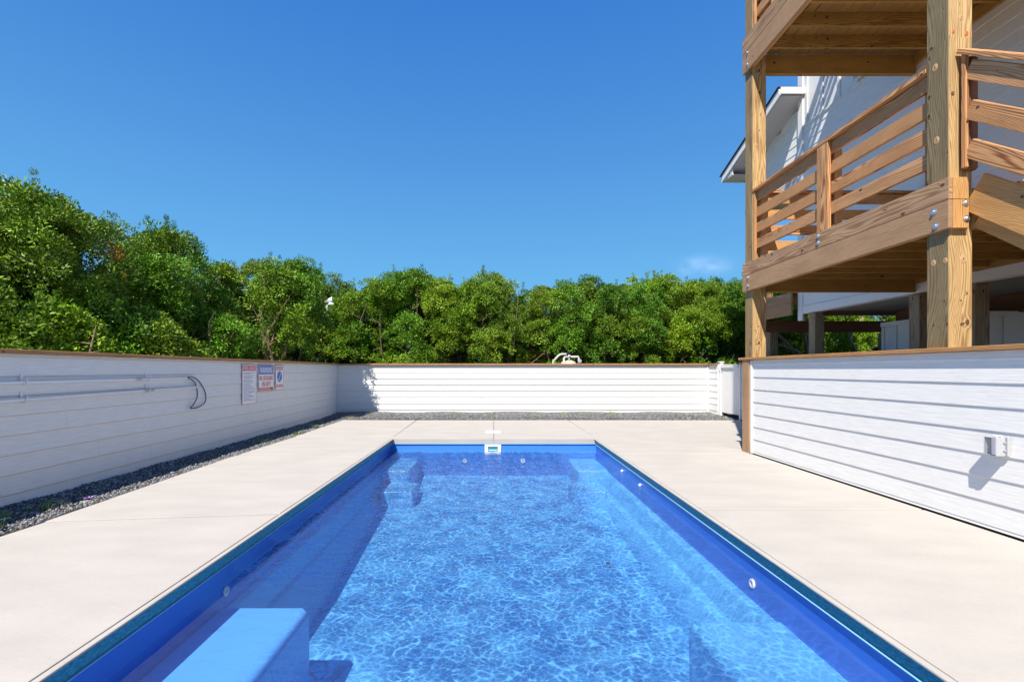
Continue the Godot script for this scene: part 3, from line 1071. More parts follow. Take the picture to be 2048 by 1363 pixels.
func railing(parent: Node, floor_h: float, called: String) -> void:
	var top := floor_h + 1.08
	var r := group_part(called, parent)
	plank("handrail", r, 3.895, 4.04, top - 0.04, top, 4.285, 7.155, M.rail)
	for k in 4:
		var h := top - 0.045 - 0.236 * k
		plank("slat", r, 3.945, 3.983, h - 0.142, h, 4.285, 7.155, [M.rail, M.rail_b, M.rail, M.rail_c][k])
	plank("upright", r, 3.90, 3.943, floor_h + 0.002, top - 0.042, 5.545, 5.735, M.rail)
	plank("upright", r, 3.985, 4.075, floor_h - 0.3, top - 0.042, 5.55, 5.64, M.rail_b)
	plank("upright", r, 3.906, 3.944, floor_h + 0.002, top - 0.042, 7.112, 7.154, M.rail)
	plank("upright", r, 3.985, 4.06, floor_h - 0.1, top - 0.042, 7.02, 7.11, M.rail_b)
	plank("upright", r, 3.985, 4.06, floor_h - 0.1, top - 0.042, 4.30, 4.39, M.rail_b)
	# along the far end
	plank("handrail", r, 4.115, 6.49, top - 0.04, top, 7.18, 7.325, M.rail)
	for k in 4:
		var h := top - 0.045 - 0.236 * k
		plank("slat", r, 4.115, 6.49, h - 0.142, h, 7.225, 7.263, [M.rail_b, M.fresh, M.rail, M.fresh][k])
	for x in [5.25, 6.40]:
		plank("upright", r, x, x + 0.088, floor_h - 0.1, top - 0.042, 7.266, 7.298, M.rail_b)


func platform(parent: Node, base: float, seam: float, top: float, spacing: Array) -> void:
	plank("rim_board", parent, 3.862, 3.900, base, seam - 0.003, 4.03, 7.375, M.rim, 0.005)
	plank("rim_board", parent, 3.862, 3.900, seam, top, 4.03, 7.375, M.rim_b, 0.005)
	plank("inner_beam", parent, 3.902, 3.94, base + 0.004, seam - 0.01, 4.285, 7.15, M.fresh, 0.005)
	plank("rear_beam", parent, 4.115, 6.49, base - 0.004, base + 0.285, 7.30, 7.338, M.joist, 0.004)
	plank("rear_beam", parent, 4.115, 6.49, base - 0.002, base + 0.285, 7.341, 7.38, M.joist_b, 0.004)
	plank("ledger", parent, 6.45, 6.49, base + 0.12, base + 0.31, 4.0, 7.298, M.joist, 0.004)
	for d in spacing:
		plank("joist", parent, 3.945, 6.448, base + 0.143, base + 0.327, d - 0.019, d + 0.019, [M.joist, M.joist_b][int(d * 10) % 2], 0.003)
	# deck boards run ahead across the joists; two gaps are wide enough for the sun
	var x := 3.944
	var k := 0
	while x < 6.40:
		plank("deck_board", parent, x, x + 0.139, base + 0.330, base + 0.355, 4.07, 7.375, M.decking, 0.003)
		x += 0.139 + (0.014 if k in [1, 2] else 0.004)
		k += 1


func knot(post: Node3D, at: Vector3, b: Basis, r: float, kind: int) -> void:
	var m: Material = [M.knot_pale, M.knot_dark, M.knot_rust][kind]
	var ring := obj("knot", lathe([[0.0, 0.0035], [r * 0.45, 0.0035], [r * 0.55, 0.001], [r * 0.7, 0.003], [r, -0.001]], 14), m, post, at, b * Basis.from_scale(Vector3(0.85, 1, 1.1)))
	obj("heart", lathe([[0.0, 0.004], [r * 0.22, 0.0038], [r * 0.24, 0.002]], 9), M.knot_dark, ring, Vector3(r * 0.05, 0, -r * 0.05))


# the same mesh with its pool side greyed by the weather
func weathered(mesh: ArrayMesh, tint: Color) -> ArrayMesh:
	var a := mesh.surface_get_arrays(0)
	var colors := PackedColorArray()
	for n in a[Mesh.ARRAY_NORMAL]:
		colors.append(tint if n.x < -0.5 else Color.WHITE)
	a[Mesh.ARRAY_COLOR] = colors
	var out := ArrayMesh.new()
	out.add_surface_from_arrays(Mesh.PRIMITIVE_TRIANGLES, a)
	return out


func build_timber_deck() -> void:
	M.weathered_post = M.post.duplicate()
	M.weathered_post.vertex_color_use_as_albedo = true
	var deck := thing("timber_deck", "three storey timber deck with horizontal slat railings on tall square posts", "deck")
	# posts
	for p in [[4.07, M.post, 2], [7.155, M.post, 1], [0.6, M.post, 0]]:
		plank("post", deck, 3.90, 4.11, 0.0, 10.3, p[0], p[0] + 0.212, p[1], 0.010)
		var post: MeshInstance3D = deck.get_child(deck.get_child_count() - 1)
		post.mesh = weathered(post.mesh, Color(0.46, 0.52, 0.58) if p[2] == 2 else Color(0.62, 0.64, 0.66))
		post.material_override = M.weathered_post
		# knots: [across face or ahead, height, radius, kind]; the pool side first, then the side towards the camera
		var pool_side: Array = [[], [], [[4.21, 2.198, 0.030, 0], [4.10, 2.195, 0.026, 0], [4.205, 1.653, 0.012, 1], [4.196, 3.92, 0.034, 0], [4.18, 3.27, 0.034, 0], [4.13, 4.7, 0.02, 1]]][p[2]] if p[2] == 2 else []
		var camera_side: Array = [[], [[3.959, 4.64, 0.028, 0], [4.01, 5.43, 0.022, 1], [4.0, 3.6, 0.016, 1]], [[4.025, 2.201, 0.036, 0], [4.01, 1.645, 0.016, 1], [4.008, 4.27, 0.028, 0], [3.941, 4.15, 0.020, 2], [4.054, 4.133, 0.024, 2], [3.935, 3.62, 0.020, 1]]][p[2]]
		for w in pool_side:
			knot(post, V(3.900, w[1], w[0]) - post.position, Basis(Vector3(0, 0, 1), Vector3(-1, 0, 0), Vector3(0, -1, 0)), w[2], w[3])
		for w in camera_side:
			knot(post, V(w[0], w[1], p[0]) - post.position, Basis(Vector3.RIGHT, Vector3(0, 0, 1), Vector3(0, -1, 0)), w[2], w[3])
	var low := group_part("lower_floor", deck)
	platform(low, 2.457, 2.703, 2.89, [4.18, 4.58, 4.99, 5.39, 5.80, 6.20, 6.60, 7.0])
	var high := group_part("upper_floor", deck)
	platform(high, 5.815, 6.122, 6.357, [4.36, 4.79, 5.22, 5.65, 6.08, 6.51, 6.95])
	var third := group_part("top_floor", deck)
	platform(third, 8.62, 8.93, 9.17, [4.25, 4.67, 5.09, 5.52, 5.94, 6.36, 6.79])
	railing(deck, 9.17, "top_railing")
	railing(deck, 2.89, "lower_railing")
	railing(deck, 6.357, "upper_railing")
	# header boards across the front of the near post
	plank("header_board", low, 3.902, 4.036, 2.703, 2.89, 4.03, 4.068, M.fresh, 0.004)
	plank("header_board", low, 3.902, 4.036, 2.457, 2.70, 4.03, 4.068, M.fresh, 0.004)
	plank("header_board", low, 4.085, 6.44, 2.457, 2.70, 4.032, 4.068, M.joist, 0.004)
	plank("header_board", high, 3.902, 6.44, 5.815, 6.12, 4.03, 4.068, M.joist, 0.004)
	var side := Basis(Vector3(0, 0, 1), Vector3(-1, 0, 0), Vector3(0, -1, 0))
	for b in [[2.636, 4.167], [2.507, 4.148], [2.845, 5.65], [2.765, 5.65], [2.655, 7.21], [2.53, 7.21]]:
		bolt(low, V(3.862, b[0], b[1]), side)
	for b in [[6.08, 7.23], [5.90, 7.23]]:
		bolt(high, V(3.862, b[0], b[1]), side)
	for b in [[4.006, 2.668], [4.012, 2.535]]:
		bolt(low, V(b[0], b[1], 4.03), Basis(Vector3.RIGHT, Vector3(0, 0, 1), Vector3(0, -1, 0)))


func build_staircase() -> void:
	var st := thing("timber_staircase", "timber staircase with slat railing coming down from the lower deck towards the camera", "staircase")
	var slope := 0.765
	var along := Vector3(0, -slope, 1).normalized()
	var at := func(x: float, h: float, d: float) -> Vector3: return V(x, h - slope * (4.03 - d), d)
	var run := 3.3
	for x in [4.059, 4.93]:
		beam("stringer", st, at.call(x, 2.775, 4.005), at.call(x, 2.775, 4.03 - run), 0.30, 0.038, M.fresh, Vector3.UP, 0.004)
	beam("stringer_cleat", st, at.call(4.10, 2.60, 3.98), at.call(4.10, 2.60, 4.03 - run), 0.22, 0.04, M.fresh)
	for k in 12:
		var h := 2.70 - 0.2 * (k + 0)
		var d := 4.03 - 0.2 * (k + 0.6) / slope
		plank("tread", st, 4.122, 4.91, h, h + 0.036, d - 0.15, d + 0.13, M.fresh)
	plank("landing_post", st, 3.968, 4.004, 2.96, 3.94, 3.995, 4.032, M.rail)
	plank("landing_post", st, 4.006, 4.09, 2.94, 3.90, 3.99, 4.066, M.dark_wood, 0.02)  # inner post; its shade is put into the dark wood colour
	beam("handrail", st, at.call(4.02, 3.955, 4.05), at.call(4.02, 3.955, 4.03 - run), 0.038, 0.14, M.rail)
	for k in 3:
		var h := 3.81 - 0.325 * k + (0.0 if k == 0 else -0.012)
		beam("slat", st, at.call(3.99 + 0.012, h, 3.992), at.call(3.99 + 0.012, h, 4.03 - run), 0.142, 0.038, [M.rail_c, M.rail, M.rail][k])
	for d in [2.3, 0.78]:
		plank("post", st, 4.0, 4.09, 2.89 - slope * (4.03 - d) - 0.25, 3.93 - slope * (4.03 - d), d, d + 0.09, M.rail)


# ---------------------------------------------------------------- trees
func clump_mesh(seed_: int, count: int, l: float, w: float) -> ArrayMesh:
	# a sprig of leaves about half a metre across, domed upwards
	var r := RandomNumberGenerator.new()
	r.seed = seed_
	var st := SurfaceTool.new()
	st.begin(Mesh.PRIMITIVE_TRIANGLES)
	for k in count:
		var u := r.randf() * TAU
		var e := asin(r.randf_range(-0.35, 1.0))
		var dir := Vector3(cos(u) * cos(e), sin(e), sin(u) * cos(e))
		var p := dir * Vector3(0.25, 0.19, 0.25) * pow(r.randf(), 0.45)
		var out := (dir + Vector3(r.randf_range(-0.9, 0.9), r.randf_range(-0.3, 0.9), r.randf_range(-0.9, 0.9))).normalized()
		var side := out.cross(Vector3(r.randf_range(-1, 1), r.randf_range(-0.3, 1.6), r.randf_range(-1, 1))).normalized()
		var n := side.cross(out).normalized()
		if n.y < 0:
			n = -n
		var s := r.randf_range(0.7, 1.25)
		var a := p - out * l * 0.5 * s
		var b := p + out * l * 0.5 * s
		var q := p + side * w * 0.5 * s + n * 0.004
		var t := p - side * w * 0.5 * s + n * 0.004
		var g := r.randf_range(0.5, 1.5)
		var c := Color(g * r.randf_range(0.85, 1.25), g, g * r.randf_range(0.6, 1.1))
		for f in [[a, q, b], [a, b, t]]:
			var fn: Vector3 = (f[1] - f[0]).cross(f[2] - f[0]).normalized()
			if fn.y < 0:
				fn = -fn
			var o: Array = f if (f[1] - f[0]).cross(f[2] - f[0]).dot(fn) < 0 else [f[0], f[2], f[1]]
			for v in o:
				put(st, v, fn, Vector2.ZERO, c)
	return st.commit()


func tree(called: String, label: String, x: float, d: float, h: float, r: float, tint: Array, group := "", bare := 0.25, amount := 1.0, low := 0.55) -> void:
	var q := RandomNumberGenerator.new()
	q.seed = hash("%s %s %s" % [called, x, d])
	var t: Node3D = thing(called, label, "shrub" if called.contains("shrub") else "tree", V(x, -0.1, d), 0.0, group)
	if label.contains("spreading pale limbs"):
		for w in [[[-0.3, 0.6, 0.9], [-0.9, 1.9, 1.3], [-1.5, 2.6, 1.3], [-1.9, 3.2, 1.2]], [[-0.2, 0.6, 1.0], [-0.7, 1.75, 1.4], [-1.2, 2.05, 1.5], [-1.8, 2.25, 1.4]], [[-0.2, 1.2, 0.9], [-0.5, 2.2, 1.3], [-0.75, 2.9, 1.3], [-0.9, 3.5, 1.0]], [[0.9, 0.4, 1.2], [1.0, 1.8, 1.4], [0.8, 2.4, 1.4], [1.3, 3.0, 1.3]]]:
			var sp := []
			for p in w:
				sp.append(Vector3(p[0], p[1], p[2]))
			sp = smooth(sp, 5)
			var sr := []
			for i in sp.size():
				sr.append(lerpf(0.07, 0.025, float(i) / (sp.size() - 1)))
			obj("limb", tube(sp, sr, 7), M.pale_bark, t)
	var base := Vector3.ZERO
	var ch := h + 0.1
	var middle := Vector3(q.randf_range(-0.1, 0.1), lerpf(low, ch, 0.52), q.randf_range(-0.1, 0.1))
	# a bent trunk that forks into limbs
	var fork := Vector3(q.randf_range(-0.25, 0.25), ch * 0.30, q.randf_range(-0.2, 0.2))
	var pts := smooth([base, Vector3(fork.x * 1.6, ch * 0.14, fork.z * 1.4), fork, fork + Vector3(q.randf_range(-0.3, 0.3), ch * 0.25, q.randf_range(-0.3, 0.3)), Vector3(q.randf_range(-0.3, 0.3), ch * 0.8, 0)], 4)
	var rad := []
	for k in pts.size():
		rad.append(lerpf(0.085, 0.015, float(k) / (pts.size() - 1)) * (ch / 4.4))
	obj("trunk", tube(pts, rad, 8), M.pale_bark, t)
	for k in 9:
		var u := TAU * k / 9.0 + q.randf_range(-0.3, 0.3)
		var tip := middle + Vector3(cos(u) * r * 0.85, q.randf_range(-0.6, 0.75) * (ch - low) * 0.5, sin(u) * r * 0.85)
		var start: Vector3 = pts[q.randi_range(3, 10)]
		var bend := (start + tip) / 2.0 + Vector3(q.randf_range(-0.3, 0.3), q.randf_range(-0.35, 0.15), q.randf_range(-0.3, 0.3))
		var lp := smooth([start, bend, tip], 5)
		var lr := []
		for i in lp.size():
			lr.append(lerpf(0.038, 0.006, float(i) / (lp.size() - 1)))
		var limb := obj("limb", tube(lp, lr, 6, false), M.pale_bark, t)
		for w in 3:
			var f: Vector3 = lp[q.randi_range(3, lp.size() - 2)]
			var g := f + Vector3(q.randf_range(-0.4, 0.4), q.randf_range(-0.25, 0.35), q.randf_range(-0.4, 0.4))
			obj("twig", tube(smooth([f, (f + g) / 2 + Vector3(q.randf_range(-0.1, 0.1), q.randf_range(-0.1, 0.1), q.randf_range(-0.1, 0.1)), g], 3), [0.011, 0.010, 0.009, 0.008, 0.006, 0.005, 0.003], 5, false), M.pale_bark, limb)
	# crown: many clumps of leaves over an uneven body
	var lumps := []
	for k in 26:
		var dir := Vector3(q.randfn(), q.randfn() * 0.9, q.randfn()).normalized()
		dir /= pow(pow(absf(dir.x), 4) + pow(absf(dir.y), 4) + pow(absf(dir.z), 4), 0.25)
		lumps.append([middle + dir * Vector3(r * 0.66, (ch - low) * 0.5 - 0.42, r * 0.66), q.randf_range(0.30, 0.52) * (0.65 + 0.35 * r)])
	lumps.append([middle, r * 0.6])
	var places := [[], []]
	var colors := [[], []]
	for l in lumps:
		var tone := q.randf_range(0.72, 1.2)
		var yellow := q.randf()
		var n := int(26.0 * amount * pow(l[1] / 0.42, 2.0))
		for k in n:
			var dir := Vector3(q.randfn(), q.randfn() + 0.45, q.randfn()).normalized()
			var p: Vector3 = l[0] + dir * l[1] * q.randf_range(0.55, 1.08)
			if p.y < low * 0.5 or p.y > ch + 0.15:
				continue
			if p.y < middle.y * 0.9 and q.randf() < bare:
				continue
			var s := q.randf_range(0.55, 1.0)
			var b := Basis(Quaternion(Vector3.UP, (dir + Vector3.UP * 0.7).normalized())) * Basis(Vector3.UP, q.randf() * TAU)
			var kind := q.randi() % 2
			places[kind].append(Transform3D(b.scaled_local(Vector3.ONE * s), p))
			var c := Color(tint[0], tint[1], tint[2]) * tone * q.randf_range(0.8, 1.2)
			if yellow > 0.70:
				c = c.lerp(Color(0.28, 0.36, 0.02), 0.32)
			if tint.size() > 3 and p.y > ch * tint[4] and q.randf() < tint[3]:
				c = Color(0.44, 0.34, 0.02) if q.randf() < 0.75 else Color(0.42, 0.19, 0.015)
			c.a = 1.0
			colors[kind].append(c)
	# a few upright shoots break the outline
	for k in 16:
		var l: Array = lumps[q.randi() % 26]
		if l[0].y < middle.y + 0.3:
			continue
		var f: Vector3 = l[0] + Vector3(q.randf_range(-0.3, 0.3), l[1] * 0.9, q.randf_range(-0.3, 0.3))
		for i in 3:
			places[0].append(Transform3D(Basis.from_euler(Vector3(q.randf(), q.randf() * TAU, q.randf())).scaled_local(Vector3(0.22, 0.5, 0.22)), f + Vector3(0, 0.11 * i, 0)))
			colors[0].append(Color(tint[0], tint[1], tint[2]) * q.randf_range(0.7, 1.1))
	for k in 2:
		scatter("crown", t, M.get("clump%d" % k), M.leaf, places[k], colors[k])


func build_trees() -> void:
	var m := material(Color.WHITE, 0.42)
	m.vertex_color_use_as_albedo = true
	m.metallic_specular = 0.36
	m.backlight_enabled = true
	m.backlight = Color(0.36, 0.36, 0.36)
	M.leaf = m
	M.clump0 = clump_mesh(7, 105, 0.080, 0.034)
	M.clump1 = clump_mesh(8, 95, 0.072, 0.030)
	var green := [0.122, 0.275, 0.017]
	var deep := [0.085, 0.215, 0.016]
	var lime := [0.185, 0.335, 0.017]
	var olive := [0.152, 0.270, 0.019]
	var rusty := [0.155, 0.275, 0.018, 0.08, 0.74]
	var g := "trees along the far side of the walls"
	# beyond the left wall
	tree("evergreen_tree", "broad leafy tree whose crown is cut by the left edge of the picture", -7.3, 5.3, 3.40, 1.45, rusty, g, 0.2)
	tree("evergreen_tree", "tall tree with a few rusty leaves near its top, second from the left edge", -7.1, 7.3, 3.78, 1.40, rusty, g, 0.3, 1.1)
	tree("evergreen_tree", "rounded green tree rising behind the middle of the pool poles", -7.1, 8.9, 3.95, 1.35, green, g, 0.3)
	tree("evergreen_tree", "dense green tree whose right shoulder drops steeply to the sky above the pole ends", -7.0, 10.3, 4.22, 1.2, deep, g, 0.2, 1.1)
	tree("evergreen_tree", "low olive green tree in the dip above the pool rules sign", -7.0, 12.3, 3.85, 1.35, olive, g, 0.35)
	tree("evergreen_tree", "upright tree above the warning sign, leaning over the far left corner", -5.15, 11.6, 4.0, 0.85, green, g, 0.25, 0.80, 1.5)
	tree("evergreen_tree", "tall bushy tree behind the upright corner tree", -7.3, 15.0, 4.6, 1.5, olive, g, 0.3)
	tree("evergreen_shrub", "low leafy shrub peeping over the left wall at the picture's edge", -5.75, 5.9, 2.1, 0.75, lime, g, 0.0, 1.2)
	tree("evergreen_shrub", "green shrub over the left wall above the first pole hooks", -5.8, 7.7, 2.2, 0.8, green, g, 0.0, 1.1)
	tree("evergreen_shrub", "loose green shrub over the left wall above the hanging hose", -5.85, 9.7, 2.5, 0.8, green, g, 0.25)
	# beyond the far wall
	var names := [
		"green tree behind the far wall's left corner, under the gap in the skyline",
		"rounded tree right of the skyline gap with the white scrap at its side",
		"tree with two small dark tops behind the left part of the far wall",
		"broad bright green tree behind the far wall, left of the pool filter",
		"olive green tree behind the far wall, just left of the filter",
		"dense tree straight behind the pool filter",
		"tree with bare pale branches showing right of the pool filter",
		"lime green tree behind the far wall between filter and gate",
		"tree behind the gate with a brown hollow below its crown",
		"tree rising beside the timber post just right of the sky's small cloud",
	]
	var far := [
		[-5.9, 16.1, 4.45, 1.5, olive], [-4.3, 16.0, 3.9, 1.4, green], [-2.9, 15.9, 4.35, 1.5, green], [-1.2, 16.0, 4.15, 1.6, lime], [0.5, 15.9, 4.30, 1.6, olive],
		[2.3, 16.0, 4.25, 1.6, green], [3.9, 15.9, 4.28, 1.55, deep], [5.5, 16.1, 4.26, 1.55, lime], [7.0, 16.0, 4.0, 1.4, green], [8.6, 15.8, 4.45, 1.4, green],
	]
	for k in far.size():
		var f: Array = far[k]
		tree("evergreen_tree", names[k], f[0], f[1], f[2], f[3], f[4], g, [0.3, 0.2, 0.3, 0.2, 0.5, 0.3, 0.65, 0.35, 0.6, 0.5][k])
	tree("evergreen_tree", "tree with spreading pale limbs seen under the house, left of the corner piling", 10.3, 16.2, 4.2, 1.5, green, g, 0.93)
	tree("evergreen_tree", "tree seen under the house between the corner piling and the white enclosure", 12.2, 16.4, 4.2, 1.5, lime, g, 0.35)
	tree("evergreen_tree", "tree hidden mostly by the house, right of the others under the deck", 14.3, 16.6, 4.3, 1.5, green, g, 0.3)
	for p in [[-9.9, 6.2], [-10.0, 9.2], [-10.0, 12.3], [-9.6, 15.6], [-9.0, 18.2], [-6.6, 17.7], [-3.6, 17.6], [-2.1, 17.8], [-0.4, 17.6], [1.4, 17.7], [3.1, 17.6], [4.8, 17.7], [6.3, 17.6], [8.0, 17.7], [10.4, 18.6], [13.0, 18.9]]:
		tree("background_tree", "dark evergreen tree mostly hidden behind the front row of trees", p[0], p[1], 3.5 if p[0] < -9.3 else (4.30 + 0.08 * sin(p[0] * 5.0)), 1.75, deep, "trees of the second row", 0.0, 1.0, 0.1)


# ---------------------------------------------------------------- things on the left wall
func lettering(called: String, parent: Node, text: String, height: float, width: float, at: Vector3, m: Material, bold := true, depth := 0.0012) -> void:
	var f := SystemFont.new()
	f.font_names = PackedStringArray(["Droid Sans"])
	f.font_weight = 700 if bold else 400
	var t := TextMesh.new()
	t.font = f
	t.text = text
	t.font_size = 64
	t.pixel_size = 0.01
	t.depth = 0.1
	t.curve_step = 2.0
	var box := t.get_aabb()
	# capitals: fitted to the wanted height and width
	var o := obj(called, t, m, parent)
	var sy := height / maxf(box.size.y, 0.001)
	var sx := width / maxf(box.size.x, 0.001)
	o.transform = Transform3D(Basis.IDENTITY.scaled(Vector3(sx, sy, depth / 0.1)), at - Vector3(box.get_center().x * sx, box.get_center().y * sy, 0.0))


func sign_board(called: String, label: String, d0: float, d1: float, h0: float, h1: float) -> Node3D:
	var s := thing(called, label, "sign", V(-4.443, (h0 + h1) / 2, (d0 + d1) / 2), PI / 2, "signs on the left wall")
	obj("panel", bevelled(Vector3(d1 - d0, h1 - h0, 0.006).snapped(Vector3.ONE * 0.001), 0.002), M.sign_white, s)
	return s


func flat(called: String, parent: Node, x0: float, x1: float, y0: float, y1: float, z: float, m: Material) -> void:
	obj(called, bevelled(Vector3(x1 - x0, y1 - y0, 0.0015).snapped(Vector3(0.001, 0.001, 0.0001)), 0.0003), m, parent, Vector3((x0 + x1) / 2, (y0 + y1) / 2, z))


func frame_lines(s: Node, w: float, h: float, m: Material) -> void:
	for k in [[-w, w, h - 0.006, h], [-w, w, -h, -h + 0.006], [-w, -w + 0.006, -h + 0.006, h - 0.006], [w - 0.006, w, -h + 0.006, h - 0.006]]:
		flat("border", s, k[0], k[1], k[2], k[3], 0.0032, m)
	for x in [-1, 1]:
		for y in [-1, 1]:
			obj("screw", lathe([[0.0, 0.0], [0.007, 0.0], [0.006, 0.003], [0.0, 0.004]], 10), M.steel, s, Vector3(x * (w - 0.018), y * (h - 0.018), 0.004), Basis(Vector3.RIGHT, Vector3(0, 0, 1), Vector3(0, -1, 0)))


func build_wall_things() -> void:
	var z := 0.0038
	# pool rules: a red heading over many lines of small print
	var a := sign_board("pool_rules_sign", "tall white sign headed POOL RULES with lines of small print, leftmost of three", 8.38, 8.87, 0.635, 1.352)
	flat("heading", a, -0.225, 0.225, 0.245, 0.335, z, M.red)
	lettering("heading_letters", a, "POOL RULES", 0.062, 0.41, Vector3(0, 0.29, z + 0.0008), M.sign_white)
	var q := RandomNumberGenerator.new()
	q.seed = 9
	for k in 22:
		var x0 := -0.20
		var y := 0.205 - 0.0235 * k
		var w := q.randf_range(0.22, 0.40)
		flat("print_line", a, x0, x0 + w, y, y + 0.008, z, M.grey if k % 3 else M.blue)
	frame_lines(a, 0.245, 0.3585, M.red)
	# warning
	var b := sign_board("warning_sign", "wide sign with blue WARNING band and red NO LIFEGUARD ON DUTY lettering, middle of three", 8.96, 9.57, 0.840, 1.352)
	flat("heading", b, -0.285, 0.285, 0.075, 0.245, z, M.blue)
	lettering("heading_letters", b, "WARNING", 0.115, 0.50, Vector3(0, 0.16, z + 0.0008), M.sign_white)
	lettering("letters", b, "NO LIFEGUARD", 0.088, 0.53, Vector3(0, 0.005, z), M.red)
	lettering("letters", b, "ON DUTY", 0.088, 0.36, Vector3(0.0, -0.112, z), M.red)
	flat("footing", b, -0.28, 0.28, -0.242, -0.178, z, M.red)
	for k in 3:
		flat("print_line", b, -0.26, q.randf_range(0.15, 0.26), -0.195 - 0.018 * k, -0.189 - 0.018 * k, z + 0.0015, M.sign_white)
	frame_lines(b, 0.305, 0.256, M.red)
	# caution
	var c := sign_board("caution_sign", "narrow CAUTION sign with round blue diver emblem and NO DIVING, rightmost of three", 9.66, 10.02, 0.845, 1.352)
	flat("heading", c, -0.14, 0.14, 0.155, 0.225, z, M.red)
	lettering("heading_letters", c, "CAUTION", 0.05, 0.25, Vector3(0, 0.19, z + 0.0008), M.sign_white)
	var flip := Basis(Vector3.RIGHT, Vector3(0, 0, 1), Vector3(0, -1, 0))
	obj("emblem", lathe([[0.0, 0.0], [0.115, 0.0], [0.114, 0.0015], [0.0, 0.0016]], 40), M.blue, c, Vector3(0, 0.02, 0.0032), flip)
	obj("emblem_ring", lathe([[0.100, 0.0], [0.104, 0.0], [0.104, 0.003], [0.100, 0.003], [0.100, 0.0]], 40), M.sign_white, c, Vector3(0, 0.02, 0.0032), flip)
	# the diver: head, body and legs, arms, and the waves below
	obj("diver_head", lathe([[0.0, 0.0], [0.013, 0.0], [0.013, 0.002], [0.0, 0.002]], 16), M.sign_white, c, Vector3(-0.022, -0.022, 0.0046), flip)
	beam("diver_body", c, Vector3(-0.012, -0.006, 0.0056), Vector3(0.038, 0.088, 0.0056), 0.017, 0.002, M.sign_white, Vector3.UP, 0.0005)
	beam("diver_arms", c, Vector3(-0.002, 0.012, 0.0058), Vector3(-0.052, -0.040, 0.0058), 0.010, 0.002, M.sign_white, Vector3.UP, 0.0005)
	obj("wave", tube([Vector3(-0.08, -0.045, 0.005), Vector3(-0.05, -0.055, 0.005), Vector3(-0.02, -0.045, 0.005), Vector3(0.02, -0.055, 0.005), Vector3(0.05, -0.045, 0.005), Vector3(0.08, -0.055, 0.005)], same(0.003, 6), 6), M.sign_white, c)
	lettering("letters", c, "NO DIVING", 0.066, 0.29, Vector3(0, -0.17, z), M.red)
	frame_lines(c, 0.18, 0.2535, M.red)

	# two telescopic poles in white hooks
	var X := -4.420
	var p := thing("pool_pole", "upper long grey aluminium pool pole lying in wall hooks, blue hose at its end", "pole")
	obj("tube", tube([V(X, 1.134, 2.0), V(X, 1.140, 5.9)], [0.0155, 0.0155], 14), M.aluminium, p)
	obj("inner_tube", tube([V(X, 1.140, 5.8), V(X, 1.141, 6.88)], [0.0125, 0.0125], 14), M.aluminium, p)
	obj("collar", tube([V(X, 1.140, 5.86), V(X, 1.140, 5.95)], [0.019, 0.019], 14), M.pvc, p)
	p = thing("pool_pole", "lower long grey aluminium pool pole with a stepped thinner tip", "pole")
	obj("tube", tube([V(X, 0.945, 2.0), V(X, 0.994, 6.05)], [0.0155, 0.0155], 14), M.aluminium, p)
	obj("collar", tube([V(X, 0.993, 6.0), V(X, 0.995, 6.16)], [0.020, 0.020], 14), M.pvc, p)
	obj("inner_tube", tube([V(X, 0.994, 6.1), V(X, 1.003, 7.05)], [0.0125, 0.0125], 14), M.aluminium, p)
	obj("end_cap", tube([V(X, 1.003, 7.02), V(X, 1.003, 7.10)], [0.015, 0.013], 14), M.plastic, p)
	var spots := [[1.137, 4.47, "upper left"], [1.137, 6.07, "upper right"], [0.972, 4.47, "lower left"], [0.994, 6.07, "lower right"]]
	var first: Node3D
	for k in 4:
		var s: Array = spots[k]
		var h: Node3D
		if k == 0:
			h = thing("wall_hook", "", "hook", Vector3.ZERO, PI / 2, "hooks that hold the pool poles")
			first = h
			obj("plate", bevelled(Vector3(0.024, 0.09, 0.008), 0.002), M.plastic, h, Vector3(0, 0.03, 0.014))
			var pts := smooth([Vector3(0, 0.0, 0.016), Vector3(0, -0.022, 0.026), Vector3(0, -0.023, 0.048), Vector3(0, -0.006, 0.066), Vector3(0, 0.038, 0.072)], 5)
			obj("arm", tube(pts, same(0.0055, pts.size()), 8), M.plastic, h)
		else:
			h = first.duplicate()
			h.name = numbered("wall_hook")
			add_child(h, true)
		h.position = V(-4.462, s[0], s[1])
		h.set_meta("label", "small white hook on the left wall, %s of the four that hold the poles" % s[2])

	# the hanging blue hose
	var loop := []
	for w in [[1.152, 6.84], [1.148, 6.98], [1.085, 7.13], [0.958, 7.26], [0.842, 7.305], [0.75, 7.27], [0.700, 7.13], [0.690, 6.99], [0.703, 6.90], [0.745, 6.98], [0.825, 7.07], [0.915, 7.09], [1.035, 7.05], [1.105, 6.96], [1.138, 6.84]]:
		loop.append(V(-4.412 + 0.02 * sin(w[1] * 5.0), w[0], w[1]))
	var pts := smooth(loop, 5)
	var hose := obj("blue_hose", tube(pts, same(0.0075, pts.size()), 8), M.hose, self)
	tag(hose, "loop of thin dark blue hose hanging from the end of the upper pole", "hose")


